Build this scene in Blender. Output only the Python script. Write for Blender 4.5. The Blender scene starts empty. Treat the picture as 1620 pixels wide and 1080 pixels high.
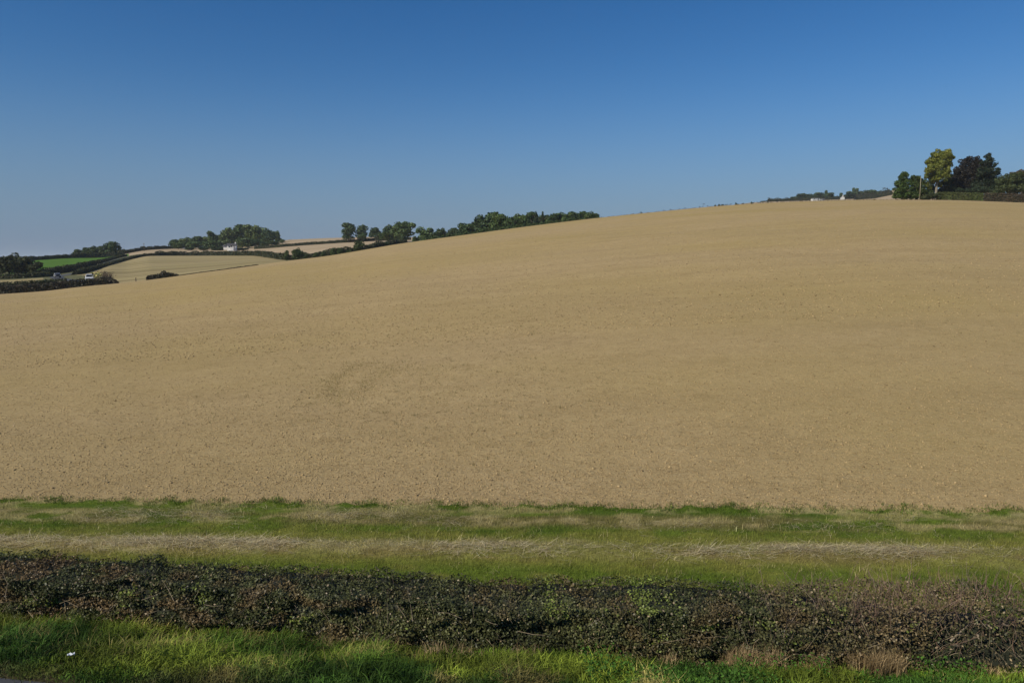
import bpy, math, random
import numpy as np
from mathutils import Vector

SC = bpy.context.scene
COL = SC.collection
R = math.radians

# ---------------------------------------------------------------- camera
F = 1150.0                      # focal length in pixels of a 1620 px wide frame
HORIZON = 413.0
PITCH = math.atan((540.0 - HORIZON) / F)
SP, CP = math.sin(PITCH), math.cos(PITCH)
ZC = 4.4
cam = bpy.data.cameras.new('camera')
cam.sensor_width = 36.0
cam.lens = 36.0 * F / 1620.0
cam.clip_start = 0.1
cam.clip_end = 20000
camo = bpy.data.objects.new('camera', cam)
COL.objects.link(camo)
camo.location = (0, 0, ZC)
camo.rotation_euler = (math.pi / 2 - PITCH, 0, 0)
SC.camera = camo

# ---------------------------------------------------------------- light
SUN_EL, SUN_AZ = 38.0, -129.0     # azimuth clockwise from the view direction (+Y)
world = bpy.data.worlds.new('World')
SC.world = world
world.use_nodes = True
nt = world.node_tree
bg = nt.nodes['Background']
sky = nt.nodes.new('ShaderNodeTexSky')
sky.sky_type = 'NISHITA'
sky.sun_disc = False
sky.sun_elevation = R(SUN_EL)
sky.sun_rotation = R(SUN_AZ)
sky.altitude = 0
sky.air_density = 1.0
sky.dust_density = 0.0
sky.ozone_density = 4.0
SKY_STRENGTH = 0.080
bg.inputs[1].default_value = SKY_STRENGTH
# deep autumn blue that turns into grey haze towards the horizon, the same all the way round
hs = nt.nodes.new('ShaderNodeHueSaturation'); hs.inputs['Saturation'].default_value = 1.33; hs.inputs['Hue'].default_value = 0.507
nt.links.new(sky.outputs[0], hs.inputs['Color'])
tcw = nt.nodes.new('ShaderNodeTexCoord'); sepw = nt.nodes.new('ShaderNodeSeparateXYZ')
nt.links.new(tcw.outputs['Generated'], sepw.inputs[0])
mrw = nt.nodes.new('ShaderNodeMapRange'); mrw.interpolation_type = 'SMOOTHERSTEP'
mrw.inputs['From Min'].default_value = 0.27; mrw.inputs['From Max'].default_value = -0.05; mrw.inputs['To Max'].default_value = 0.92
nt.links.new(sepw.outputs['Z'], mrw.inputs['Value'])
mxw = nt.nodes.new('ShaderNodeMix'); mxw.data_type = 'RGBA'
mxw.inputs['B'].default_value = (0.125/SKY_STRENGTH, 0.200/SKY_STRENGTH, 0.345/SKY_STRENGTH, 1)
nt.links.new(mrw.outputs[0], mxw.inputs['Factor']); nt.links.new(hs.outputs[0], mxw.inputs['A'])
nt.links.new(mxw.outputs['Result'], bg.inputs[0])

sun = bpy.data.lights.new('sun', 'SUN')
sun.energy = 3.9
sun.angle = R(0.5)
sun.color = (1.0, 0.92, 0.76)
suno = bpy.data.objects.new('sun', sun)
COL.objects.link(suno)
sd = Vector((math.cos(R(SUN_EL)) * math.sin(R(SUN_AZ)), math.cos(R(SUN_EL)) * math.cos(R(SUN_AZ)), math.sin(R(SUN_EL))))
suno.rotation_euler = sd.to_track_quat('Z', 'Y').to_euler()
suno.location = (-30, 0, 60)

SC.view_settings.view_transform = 'Standard'
SC.view_settings.look = 'None'
SC.view_settings.exposure = 0.0
SC.view_settings.gamma = 1.0
SC.view_settings.use_curve_mapping = False
HAZE = 0.00010
SC.cycles.volume_bounces = 1
SC.cycles.max_bounces = 6
SC.cycles.transparent_max_bounces = 4

# ---------------------------------------------------------------- pixels to places
def ray(px, py):
    u, v = (px - 810.0) / F, (540.0 - py) / F
    return u, CP + v * SP, -SP + v * CP

def at(px, row, Y):
    dx, dy, dz = ray(px, row)
    return dx / dy * Y, Y

def z_at(row, Y, px=810):
    dx, dy, dz = ray(px, row)
    return ZC + dz / dy * Y

# ---------------------------------------------------------------- terrain
# each line across the land: (direction px, distance m, row it is seen at)
CREST = [(-500,132,500),(-300,140,487),(0,150,465),(59,152,461),(133,156,453),(191,160,447.5),(240,165,442),(320,172,431),
    (403,180,420),(456,188,412.5),(520,196,404.5),(580,205,394.5),(630,212,386),(680,220,379),(740,226,371),(840,235,357.5),(948,240,344.5),
    (1040,240,335),(1100,238,329),(1140,236,325.5),(1220,230,320.5),(1300,222,317.5),(1400,208,316),(1480,200,316.5),(1620,190,321),(2000,175,335)]
DIP = [(-500,150,498),(0,162,465.5),(191,172,448),(240,174,442.2),(403,188,420.2),(456,205,414),(520,225,410),(580,235,402),(680,255,388),(840,275,366),
    (948,280,353),(1100,278,337),(1220,270,328),(1300,262,324),(1400,240,320),(1480,212,317.5),(1620,203,322),(2000,190,336)]
L2 = [(-500,215,446),(0,215,443),(60,220,440),(115,235,435.5),(150,270,427),(170,300,420),(200,345,412),(240,370,404.8),(300,380,404.5),(400,345,404.5),
    (430,300,408),(456,262,411.5),(520,262,405),(580,268,397),(640,300,388),(700,320,392),(840,330,376),(948,340,362),(1100,330,345),(1300,300,330),
    (1400,290,326),(1500,240,322),(1620,225,326),(2000,215,336)]
L3 = [(-500,260,432),(0,250,437),(70,262,434),(110,285,430),(130,302,424.5),(150,325,418.5),(170,350,412.8),(195,380,406),(235,400,401.5),(300,410,402),(370,400,401.5),(400,380,401.5),
    (430,350,402.5),(456,310,404),(520,310,397.5),(580,310,391),(640,340,386.5),(700,360,392),(948,380,363),(1100,400,346),(1300,400,328),(1400,400,324),
    (1500,300,322),(1620,280,328),(2000,260,336)]
L4 = [(-500,400,420),(0,380,416),(60,400,411.5),(115,420,408.3),(160,430,407.5),(200,435,402),(240,440,397.5),(300,450,396),(370,460,395.5),(420,450,393),
    (456,440,390),(520,440,385.5),(560,440,383),(600,440,381),(650,440,379.5),(700,450,386),(948,470,364),(1100,500,348),(1300,500,324),(1360,500,319),(1400,500,317),
    (1500,450,318),(1620,450,322),(2000,430,336)]
L5 = [(-500,460,420),(0,440,414),(60,450,410),(115,470,407),(180,480,404),(240,520,395.5),(300,560,393),(420,620,385),(456,640,380.5),(500,650,378.5),
    (550,650,377),(600,650,376),(650,650,377),(700,620,384),(948,600,364),(1100,700,338),(1200,760,323),(1300,780,322),(1375,800,320),(1394,820,313),(1412,830,305),(1435,850,304),(1462,850,314),(1480,850,321),(1620,850,325),(2000,850,330)]
LINES = [CREST, DIP, L2, L3, L4, L5]

def pchip_coef(x, y, d0=None):
    h = np.diff(x); dl = np.diff(y) / h
    d = np.zeros_like(x)
    for k in range(1, len(x) - 1):
        if dl[k-1] * dl[k] > 0:
            w1, w2 = 2*h[k] + h[k-1], h[k] + 2*h[k-1]
            d[k] = (w1 + w2) / (w1 / dl[k-1] + w2 / dl[k])
    d[0] = dl[0] if d0 is None else d0
    d[-1] = dl[-1]
    return d

def herm(x, y, d, q):
    k = np.clip(np.searchsorted(x, q, side='right') - 1, 0, len(x) - 2)
    h = x[k+1] - x[k]; t = (q - x[k]) / h
    return (y[k]*(1+2*t)*(1-t)**2 + d[k]*h*t*(1-t)**2 + y[k+1]*t*t*(3-2*t) + d[k+1]*h*t*t*(t-1))

def smooth_line(L, pxs):
    """smooth curve of (distance, row) over direction"""
    a = np.array(L, float)
    Y = herm(a[:,0], a[:,1], pchip_coef(a[:,0], a[:,1]), np.clip(pxs, a[0,0], a[-1,0]))
    rw = herm(a[:,0], a[:,2], pchip_coef(a[:,0], a[:,2]), np.clip(pxs, a[0,0], a[-1,0]))
    return Y, rw

FIELD_Z = -1.0
def field_line_y(x): return 15.50 - 0.035 * x

TH_MAX = R(86)
th_in = np.linspace(-R(44), R(44), 641)
th = np.concatenate([np.linspace(-TH_MAX, -R(44), 30, endpoint=False), th_in, np.linspace(R(44), TH_MAX, 31)[1:]])
NT = len(th)
px_of = 810 + F * np.tan(np.clip(th, -R(55), R(55))) * 1.006
r0 = 15.50 / (np.cos(th) + 0.035 * np.sin(th))
cosl = np.cos(np.clip(np.abs(th), 0, R(50)))
r50 = 15.50 / math.cos(R(50))
grow = np.maximum(1.0, r0 / r50)
KR, KZ = [], []
for L in LINES:
    Yk, rk = smooth_line(L, px_of)
    # one fixed-point step so that the ray really has this direction
    v = (540 - rk) / F
    zk = ZC + (-SP + v * CP) / (CP + v * SP) * Yk
    KR.append(Yk / cosl); KZ.append(zk)
KR.append(KR[-1] * 2.0); KZ.append(KZ[-1] - 22)
KR.append(np.full(NT, 7000.0)); KZ.append(np.full(NT, -190.0))
KR = np.array(KR) * grow
KR[-1] = 9000.0
KZ = np.array(KZ)
fade = np.clip((np.abs(th) - R(50)) / R(25), 0, 1)
KZ[:-2] = KZ[:-2] * (1 - fade) + FIELD_Z * fade

SEG = [150, 10, 26, 22, 26, 20, 8, 8]
rows_r, rows_z, seg_start = [], [], [0]
# field: quadratic ending tangent to the line of sight
def field_profile(t):      # t in 0..1 (geometric spacing)
    T = KR[0] - r0
    rr = r0 * (KR[0] / r0) ** t
    s = rr - r0
    ec = (KZ[0] - ZC) / KR[0]
    avg = (KZ[0] - FIELD_Z) / T
    c = (avg - ec) / T
    m = 2 * avg - ec
    return rr, FIELD_Z + m * s - c * s * s
for i in range(SEG[0] + 1):
    a, b = field_profile(i / SEG[0]); rows_r.append(a); rows_z.append(b)
seg_start.append(len(rows_r) - 1)
ec = (KZ[0] - ZC) / KR[0]
D = np.array([pchip_coef(KR[:, j], KZ[:, j], ec[j]) for j in range(NT)]).T
for k in range(len(KR) - 1):
    n = SEG[k + 1]
    for i in range(1, n + 1):
        t = i / n; h = KR[k+1] - KR[k]
        rows_r.append(KR[k] + t * h)
        rows_z.append(KZ[k]*(1+2*t)*(1-t)**2 + D[k]*h*t*(1-t)**2 + KZ[k+1]*t*t*(3-2*t) + D[k+1]*h*t*t*(t-1))
    seg_start.append(len(rows_r) - 1)
GR, GZ = np.array(rows_r), np.array(rows_z)
GX, GY = GR * np.sin(th), GR * np.cos(th)

def und(x, y):   # gentle unevenness of the tilled land
    return 0.10*np.sin(x*0.11+1.3)*np.sin(y*0.07+0.4) + 0.06*np.sin(x*0.23+y*0.19)
w_ = np.clip((GR - r0) / 25, 0, 1) * np.clip(GR / 60, 0, 1)
GZ = GZ + und(GX, GY) * w_ * np.clip(1 - (GR-KR[0]*0.8)/(KR[0]*0.2), 0, 1)

def road_y(x): return 6.42 - 0.16 * x
def hedge_front(x): return 8.43 - 0.085 * x + 0.16 / (1 + np.exp(-(x - 4.2) * 2.5))
def hedge_back(x): return 9.45 - 0.085 * x
def near_z(x, y):
    x = np.asarray(x, float); y = np.asarray(y, float)
    xc = np.clip(x, -25, 25)
    a, b = road_y(xc), hedge_front(xc)
    zb = -0.40 - 0.012 * xc
    t = np.clip((y - a - 0.15) / (b - a), 0, 1)
    z = zb * (t * t * (3 - 2 * t)) 
    t2 = np.clip((y - (b + 0.5)) / 1.5, 0, 1); t2 = t2 * t2 * (3 - 2 * t2)
    return z * (1 - t2) + FIELD_Z * t2

def ground_z(x, y):
    x = np.atleast_1d(np.asarray(x, float)); y = np.atleast_1d(np.asarray(y, float))
    out = near_z(x, y)
    far = (y > field_line_y(x))
    if far.any():
        xx, yy = x[far], y[far]
        t = np.arctan2(xx, yy); r = np.hypot(xx, yy)
        tc = np.clip(t, th[0], th[-1] - 1e-6)
        j = np.clip(np.searchsorted(th, tc, side='right') - 1, 0, NT - 2)
        f = (tc - th[j]) / (th[j+1] - th[j])
        res = np.empty(len(xx))
        for n in range(len(xx)):
            a = np.interp(r[n], GR[:, j[n]], GZ[:, j[n]])
            b = np.interp(r[n], GR[:, j[n]+1], GZ[:, j[n]+1])
            res[n] = a * (1 - f[n]) + b * f[n]
        out = out.copy(); out[far] = res
    return out

def gz(x, y): return float(ground_z(x, y)[0])

# ---------------------------------------------------------------- mesh helpers
def mesh_from(name, V, Fc, mat=None, cols=None, smooth=False, mats=None, midx=None):
    me = bpy.data.meshes.new(name)
    V = np.ascontiguousarray(V, dtype=np.float32); Fc = np.ascontiguousarray(Fc, dtype=np.int32)
    k = Fc.shape[1]
    me.vertices.add(len(V)); me.vertices.foreach_set('co', V.ravel())
    me.loops.add(Fc.size); me.loops.foreach_set('vertex_index', Fc.ravel())
    me.polygons.add(len(Fc))
    me.polygons.foreach_set('loop_start', np.arange(0, Fc.size, k, dtype=np.int32))
    me.polygons.foreach_set('loop_total', np.full(len(Fc), k, dtype=np.int32))
    if smooth: me.polygons.foreach_set('use_smooth', np.ones(len(Fc), dtype=bool))
    if midx is not None: me.polygons.foreach_set('material_index', np.asarray(midx, dtype=np.int32))
    if cols is not None:
        at_ = me.color_attributes.new('Col', 'FLOAT_COLOR', 'POINT')
        c = np.ones((len(V), 4), dtype=np.float32); c[:, :3] = cols
        at_.data.foreach_set('color', c.ravel())
    me.update(calc_edges=True)
    if mats:
        for m in mats: me.materials.append(m)
    elif mat: me.materials.append(mat)
    return me

def link(name, me, parent=None, loc=(0,0,0), rotz=0.0, scale=(1,1,1), **props):
    o = bpy.data.objects.new(name, me)
    COL.objects.link(o)
    o.location = loc; o.rotation_euler = (0, 0, rotz); o.scale = scale
    if parent: o.parent = parent
    for k_, v_ in props.items():
        if v_ is not None: o[k_] = v_
    return o

class MB:
    """collects boxes, tubes and prisms into one mesh"""
    def __init__(s): s.v = []; s.f = []
    def add(s, vs, fs):
        n = len(s.v); s.v += [tuple(p) for p in vs]; s.f += [tuple(i + n for i in f) for f in fs]
    def box(s, x0, x1, y0, y1, z0, z1):
        s.add([(x0,y0,z0),(x1,y0,z0),(x1,y1,z0),(x0,y1,z0),(x0,y0,z1),(x1,y0,z1),(x1,y1,z1),(x0,y1,z1)],
              [(0,3,2,1),(4,5,6,7),(0,1,5,4),(1,2,6,5),(2,3,7,6),(3,0,4,7)])
    def tube(s, pts, rad, n=7):
        pts = [Vector(p) for p in pts]; rings = []
        if not hasattr(rad, '__len__'): rad = [rad] * len(pts)
        base = len(s.v)
        for i, p in enumerate(pts):
            d = (pts[min(i+1, len(pts)-1)] - pts[max(i-1, 0)]).normalized()
            u = d.orthogonal().normalized() if i == 0 else (u - d * u.dot(d)).normalized()
            w = d.cross(u)
            for k in range(n):
                a = 2*math.pi*k/n
                q = p + (u*math.cos(a) + w*math.sin(a)) * rad[i]
                s.v.append(tuple(q))
        for i in range(len(pts)-1):
            for k in range(n):
                a = base+i*n+k; b = base+i*n+(k+1)%n
                s.f.append((a, b, b+n, a+n))
        s.f.append(tuple(base + k for k in reversed(range(n))))
        s.f.append(tuple(base + (len(pts)-1)*n + k for k in range(n)))
    def prism(s, prof, y0, y1, axis='y'):
        """profile [(a,z)] extruded along axis"""
        n = len(prof)
        if axis == 'y': vs = [(a, y0, z) for a, z in prof] + [(a, y1, z) for a, z in prof]
        else: vs = [(y0, a, z) for a, z in prof] + [(y1, a, z) for a, z in prof]
        fs = [tuple(range(n)), tuple(range(2*n-1, n-1, -1))] + [(k, k+n, (k+1) % n + n, (k+1) % n) for k in range(n)]
        s.add(vs, fs)
    def build(s, name, mat, parent=None, smooth=False, **kw):
        me = bpy.data.meshes.new(name); me.from_pydata(s.v, [], s.f); me.update()
        import bmesh
        bm = bmesh.new(); bm.from_mesh(me); bmesh.ops.recalc_face_normals(bm, faces=bm.faces); bm.to_mesh(me); bm.free()
        if smooth: me.polygons.foreach_set('use_smooth', [True]*len(me.polygons))
        me.materials.append(mat)
        return link(name, me, parent, **kw)

# ---------------------------------------------------------------- materials
def new_mat(name):
    m = bpy.data.materials.new(name); m.use_nodes = True
    n = m.node_tree.nodes; l = m.node_tree.links
    return m, n, l, n['Principled BSDF']

def plain(name, col, rough=0.6, metal=0.0, noise=0.0, scale=5.0, spec=0.5):
    m, n, l, p = new_mat(name)
    p.inputs['Roughness'].default_value = rough; p.inputs['Metallic'].default_value = metal
    p.inputs['Specular IOR Level'].default_value = spec
    if noise:
        tc = n.new('ShaderNodeTexCoord'); ns = n.new('ShaderNodeTexNoise'); ns.inputs['Scale'].default_value = scale
        ns.inputs['Detail'].default_value = 5
        l.new(tc.outputs['Object'], ns.inputs['Vector'])
        mx = n.new('ShaderNodeMix'); mx.data_type = 'RGBA'
        mx.inputs['A'].default_value = tuple(c*(1-noise) for c in col)+(1,); mx.inputs['B'].default_value = tuple(min(1,c*(1+noise)) for c in col)+(1,)
        l.new(ns.outputs['Fac'], mx.inputs['Factor']); l.new(mx.outputs['Result'], p.inputs['Base Color'])
    else: p.inputs['Base Color'].default_value = tuple(col)+(1,)
    return m

def attr_leaf(name, rough=0.55, spec=0.4, trans=0.25, objvar=0.0):
    """foliage: colour of each leaf from the mesh, a little light through the leaf"""
    m, n, l, p = new_mat(name)
    a = n.new('ShaderNodeVertexColor'); a.layer_name = 'Col'
    src = a.outputs['Color']
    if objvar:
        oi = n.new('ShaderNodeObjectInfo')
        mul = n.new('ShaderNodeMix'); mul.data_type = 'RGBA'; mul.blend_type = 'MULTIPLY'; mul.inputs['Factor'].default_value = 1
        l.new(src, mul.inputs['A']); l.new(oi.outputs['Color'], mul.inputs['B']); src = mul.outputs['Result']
    p.inputs['Roughness'].default_value = rough; p.inputs['Specular IOR Level'].default_value = spec
    l.new(src, p.inputs['Base Color'])
    if trans:
        t = n.new('ShaderNodeBsdfTranslucent'); l.new(src, t.inputs['Color'])
        mx = n.new('ShaderNodeMixShader'); mx.inputs[0].default_value = trans
        l.new(p.outputs[0], mx.inputs[1]); l.new(t.outputs[0], mx.inputs[2])
        l.new(mx.outputs[0], n['Material Output'].inputs[0])
    return m

def land_mat(name, base, dark, light, tint=None, stripes=None, bump=0.5, fine=1.0, grain=(0.35, 3.0, 14.0)):
    """soil, stubble or grass: several noises over world position"""
    m, n, l, p = new_mat(name)
    p.inputs['Roughness'].default_value = 0.95; p.inputs['Specular IOR Level'].default_value = 0.1
    geo = n.new('ShaderNodeNewGeometry')
    def noise(scale, detail=6, rough=0.6, stretch=(1,1,1), rot=0.0):
        mp = n.new('ShaderNodeMapping'); mp.inputs['Scale'].default_value = stretch; mp.inputs['Rotation'].default_value = (0,0,rot)
        l.new(geo.outputs['Position'], mp.inputs['Vector'])
        t = n.new('ShaderNodeTexNoise'); t.inputs['Scale'].default_value = scale; t.inputs['Detail'].default_value = detail
        t.inputs['Roughness'].default_value = rough
        l.new(mp.outputs[0], t.inputs['Vector']); return t.outputs['Fac']
    def ramp(fac, lo, hi):
        r = n.new('ShaderNodeMapRange'); r.inputs['From Min'].default_value = lo; r.inputs['From Max'].default_value = hi
        l.new(fac, r.inputs['Value']); return r.outputs[0]
    def mix(f, A, B, mode='MIX', scale=None):
        x = n.new('ShaderNodeMix'); x.data_type = 'RGBA'; x.blend_type = mode
        if isinstance(f, float): x.inputs['Factor'].default_value = f
        else:
            if scale is not None:
                mm = n.new('ShaderNodeMath'); mm.operation = 'MULTIPLY'; mm.inputs[1].default_value = scale; l.new(f, mm.inputs[0]); f = mm.outputs[0]
            l.new(f, x.inputs['Factor'])
        for s_, k in ((A, 'A'), (B, 'B')):
            if isinstance(s_, tuple): x.inputs[k].default_value = s_ + (1,)
            else: l.new(s_, x.inputs[k])
        return x.outputs['Result']
    c = mix(ramp(noise(grain[2], 4, 0.7), 0.33, 0.67), dark, light)
    c = mix(0.5, c, base)
    c = mix(ramp(noise(grain[1], 6, 0.75), 0.56, 0.72), c, dark, scale=0.55*fine)
    c = mix(ramp(noise(grain[1]*1.7, 6, 0.75), 0.58, 0.74), c, light, scale=0.5*fine)
    c = mix(ramp(noise(grain[0], 8, 0.8, (0.5, 1, 1), 0.25), 0.50, 0.72), c, dark, scale=0.45*fine)
    if tint: c = mix(ramp(noise(9.0, 3, 0.6, (0.30, 1, 1), 0.1), 0.60, 0.70), c, dark, scale=0.75*fine)  # dark dashes, fine to broad: clod shadows and tufts put into the colour
    c = mix(ramp(noise(2.4, 4, 0.7, (0.30, 1, 1), 0.15), 0.60, 0.74), c, dark, scale=0.6*fine)
    c = mix(ramp(noise(0.8, 4, 0.7, (0.30, 1, 1), 0.15), 0.62, 0.74), c, dark, scale=0.55*fine)
    if tint: c = mix(ramp(noise(1.4, 3, 0.65), 0.52, 0.64), c, dark, scale=0.20*fine); c = mix(ramp(noise(1.1, 3, 0.65), 0.53, 0.66), c, light, scale=0.20*fine)
    if tint: c = mix(ramp(noise(0.035, 4, 0.6, (0.6,1,1), 0.2), 0.40, 0.65), c, tint, scale=0.6)
    if stripes:   # (scale, rotation, strength): drilling and cultivation lines
        c = mix(ramp(noise(stripes[0], 3, 0.6, (0.02, 1, 0.0), stripes[1]), *(stripes[3:] or (0.42, 0.62))), c, dark, scale=stripes[2])
    l.new(c, p.inputs['Base Color'])
    if bump:
        b = n.new('ShaderNodeBump'); b.inputs['Strength'].default_value = bump; b.inputs['Distance'].default_value = 0.12
        ad = n.new('ShaderNodeMath'); ad.operation = 'ADD'
        l.new(noise(7.0, 8, 0.75), ad.inputs[0]); l.new(noise(1.1, 5, 0.7), ad.inputs[1])
        l.new(ad.outputs[0], b.inputs['Height']); l.new(b.outputs[0], p.inputs['Normal'])
    return m

M = {}
M['soil'] = land_mat('tilled_soil', (0.462,0.340,0.164), (0.275,0.193,0.087), (0.605,0.450,0.236), tint=(0.40,0.298,0.105), stripes=(0.30, 0.12, 0.16), bump=0.55)
M['stubble'] = land_mat('stubble', (0.40,0.31,0.155), (0.25,0.20,0.09), (0.50,0.40,0.22), tint=(0.36,0.30,0.13), stripes=(0.12, -0.42, 0.95, 0.50, 0.57), bump=0.2)
M['pale_stubble'] = land_mat('pale_stubble', (0.47,0.36,0.23), (0.34,0.25,0.14), (0.56,0.44,0.29), stripes=(0.08, -0.5, 0.7, 0.50, 0.58), bump=0.2)
M['pasture'] = land_mat('pasture', (0.080,0.175,0.018), (0.06,0.135,0.014), (0.11,0.21,0.027), tint=(0.095,0.18,0.02), bump=0.2)
M['rough_grass'] = land_mat('rough_grass', (0.13,0.135,0.06), (0.07,0.08,0.03), (0.24,0.21,0.11), bump=0.2)
M['far_land'] = land_mat('far_land', (0.16,0.17,0.08), (0.08,0.10,0.04), (0.30,0.26,0.14), bump=0.0)
M['turf'] = land_mat('turf', (0.10,0.125,0.028), (0.05,0.08,0.014), (0.21,0.19,0.07), tint=(0.19,0.17,0.07), bump=0.6, grain=(0.8,5.0,30.0))
M['verge'] = land_mat('verge_soil', (0.05,0.062,0.018), (0.022,0.030,0.010), (0.10,0.09,0.035), bump=0.6, grain=(1.2,5.0,30.0))
M['tarmac'] = plain('tarmac', (0.055,0.056,0.060), 0.85, noise=0.35, scale=60)
M['far_tarmac'] = plain('far_tarmac', (0.07,0.072,0.075), 0.8, noise=0.15, scale=1)
M['leaf'] = attr_leaf('leaf', 0.55, 0.25, 0.18, objvar=1.0)
M['hedge_leaf'] = attr_leaf('hedge_leaf', 0.42, 0.22, 0.12)
M['blade'] = attr_leaf('grass_blade', 0.65, 0.15, 0.22)
M['dry'] = attr_leaf('dry_stems', 0.6, 0.3, 0.10)
M['bark'] = plain('bark', (0.11,0.085,0.06), 0.9, noise=0.4, scale=3)
M['pale_bark'] = plain('pale_bark', (0.25,0.22,0.16), 0.85, noise=0.3, scale=3)
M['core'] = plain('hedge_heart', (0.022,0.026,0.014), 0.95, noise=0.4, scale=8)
M['pole'] = plain('pole_wood', (0.27,0.24,0.15), 0.8, noise=0.2, scale=6)
M['white'] = plain('white_render', (0.80,0.79,0.75), 0.7, noise=0.05, scale=1)
M['hazed_render'] = plain('hazed_render', (0.50,0.50,0.48), 0.8, noise=0.08, scale=1)  # white walls dimmed in the colour for distant haze
M['paint'] = plain('white_paint', (0.80,0.81,0.82), 0.25)
M['silver'] = plain('silver_paint', (0.66,0.66,0.66), 0.25, metal=0.3)
M['glass'] = plain('dark_glass', (0.01,0.012,0.016), 0.08)
M['tyre'] = plain('tyre_rubber', (0.015,0.015,0.015), 0.8)
M['slate'] = plain('slate', (0.07,0.068,0.07), 0.7, noise=0.3, scale=2)
M['grey_roof'] = plain('grey_sheet', (0.30,0.31,0.30), 0.7, noise=0.1, scale=2)
M['bird'] = plain('black_feathers', (0.02,0.02,0.024), 0.5)
M['lamp_glass'] = plain('lamp_glass', (0.6,0.6,0.62), 0.15)
M['clod'] = attr_leaf('clod', 0.95, 0.1, 0.0)

# ---------------------------------------------------------------- land surfaces
def sheet(name, k0, k1, p0, p1, mat, lift=0.0, skew=None, inv=False):
    """piece of land between lines k0..k1 and directions p0..p1"""
    i0, i1 = seg_start[k0], seg_start[k1]
    j0 = 0 if p0 is None else int(np.argmin(np.abs(px_of - p0)))
    j1 = NT - 1 if p1 is None else int(np.argmin(np.abs(px_of - p1)))
    X, Y, Z = GX[i0:i1+1, j0:j1+1], GY[i0:i1+1, j0:j1+1], GZ[i0:i1+1, j0:j1+1] + lift
    h, w = X.shape
    idx = np.arange(h*w).reshape(h, w)
    Fc = np.stack([idx[:-1,:-1], idx[:-1,1:], idx[1:,1:], idx[1:,:-1]], -1)
    if skew:
        t_ = np.linspace(0, 1, h-1)[:, None]; keep = px_of[j0:j1][None, :] > skew[1]*(1-t_) + skew[0]*t_
        Fc = Fc[~keep if inv else keep]
    Fc = Fc.reshape(-1, 4)
    return link(name, mesh_from(name, np.stack([X,Y,Z], -1).reshape(-1,3), Fc, mat, smooth=True), kind='structure')

sheet('field', 0, 2, None, None, M['soil'])
sheet('stubble_field', 2, 3, 118, 452, M['stubble'], skew=(118, 172))
sheet('stubble_field', 2, 3, None, 66, M['stubble'])
sheet('grass_bank', 2, 3, 66, 172, M['rough_grass'], skew=(118, 172), inv=True)
sheet('grass_bank', 2, 3, 452, None, M['rough_grass'])
sheet('grass_bank', 3, 4, None, None, M['rough_grass'])
sheet('pasture', 4, 5, None, 205, M['pasture'])
sheet('stubble_field', 4, 5, 205, 700, M['pale_stubble'])
sheet('stubble_field', 5, 6, 180, 720, M['pale_stubble'])
sheet('pasture', 5, 6, None, 180, M['pasture'])
sheet('hillside', 4, 5, 700, None, M['far_land'])
sheet('stubble_field', 5, 6, 720, None, M['pale_stubble'])
sheet('hillside', 6, 8, None, None, M['far_land'])

def grid_patch(name, xs, yfun0, yfun1, ny, mat, lift=0.0, zfun=near_z):
    t = np.linspace(0, 1, ny)
    y0, y1 = yfun0(xs), yfun1(xs)
    Y = y0[None,:]*(1-t[:,None]) + y1[None,:]*t[:,None]
    X = np.repeat(xs[None,:], ny, 0)
    Z = zfun(X, Y) + lift
    h, w = X.shape; idx = np.arange(h*w).reshape(h, w)
    Fc = np.stack([idx[:-1,:-1], idx[:-1,1:], idx[1:,1:], idx[1:,:-1]], -1).reshape(-1, 4)
    return link(name, mesh_from(name, np.stack([X,Y,Z], -1).reshape(-1,3), Fc, mat, smooth=True), kind='structure')
xs_near = np.concatenate([-np.geomspace(3000, 30, 30), np.linspace(-28, 28, 141), np.geomspace(30, 3000, 30)])
cl = lambda x: np.clip(x, -25, 25)

def vn(x, y, seed=0):
    """smooth value noise 0..1"""
    r_ = np.random.default_rng(seed).random((64, 64))
    xi, yi = np.floor(x).astype(int), np.floor(y).astype(int); fx, fy = x - xi, y - yi
    fx = fx*fx*(3-2*fx); fy = fy*fy*(3-2*fy)
    g = lambda a, b: r_[a % 64, b % 64]
    return (g(xi,yi)*(1-fx)+g(xi+1,yi)*fx)*(1-fy) + (g(xi,yi+1)*(1-fx)+g(xi+1,yi+1)*fx)*fy
def fbm(x, y, seed=0, n=3):
    return sum(vn(x*2.03**i, y*2.03**i, seed+i)*0.5**i for i in range(n)) / sum(0.5**i for i in range(n))
def sstep(a, b, x):
    t = np.clip((x-a)/(b-a), 0, 1); return t*t*(3-2*t)
swath_y = lambda x: 13.2 - 0.033*x + 0.12*(vn(x*0.35, x*0+3.3, 91)-0.5)
swath2_y = lambda x: 14.75 - 0.035*x + 0.2*(vn(x*0.3, x*0+8.3, 92)-0.5)
edge_y = lambda x: np.maximum(field_line_y(x) + 0.03, field_line_y(x) + 0.05 + 0.22*(fbm(x*0.9, x*0+1.7, 55, 4)-0.40) + 0.42*(fbm(x*4.0, x*0+1.1, 56, 3)-0.5))
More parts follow.
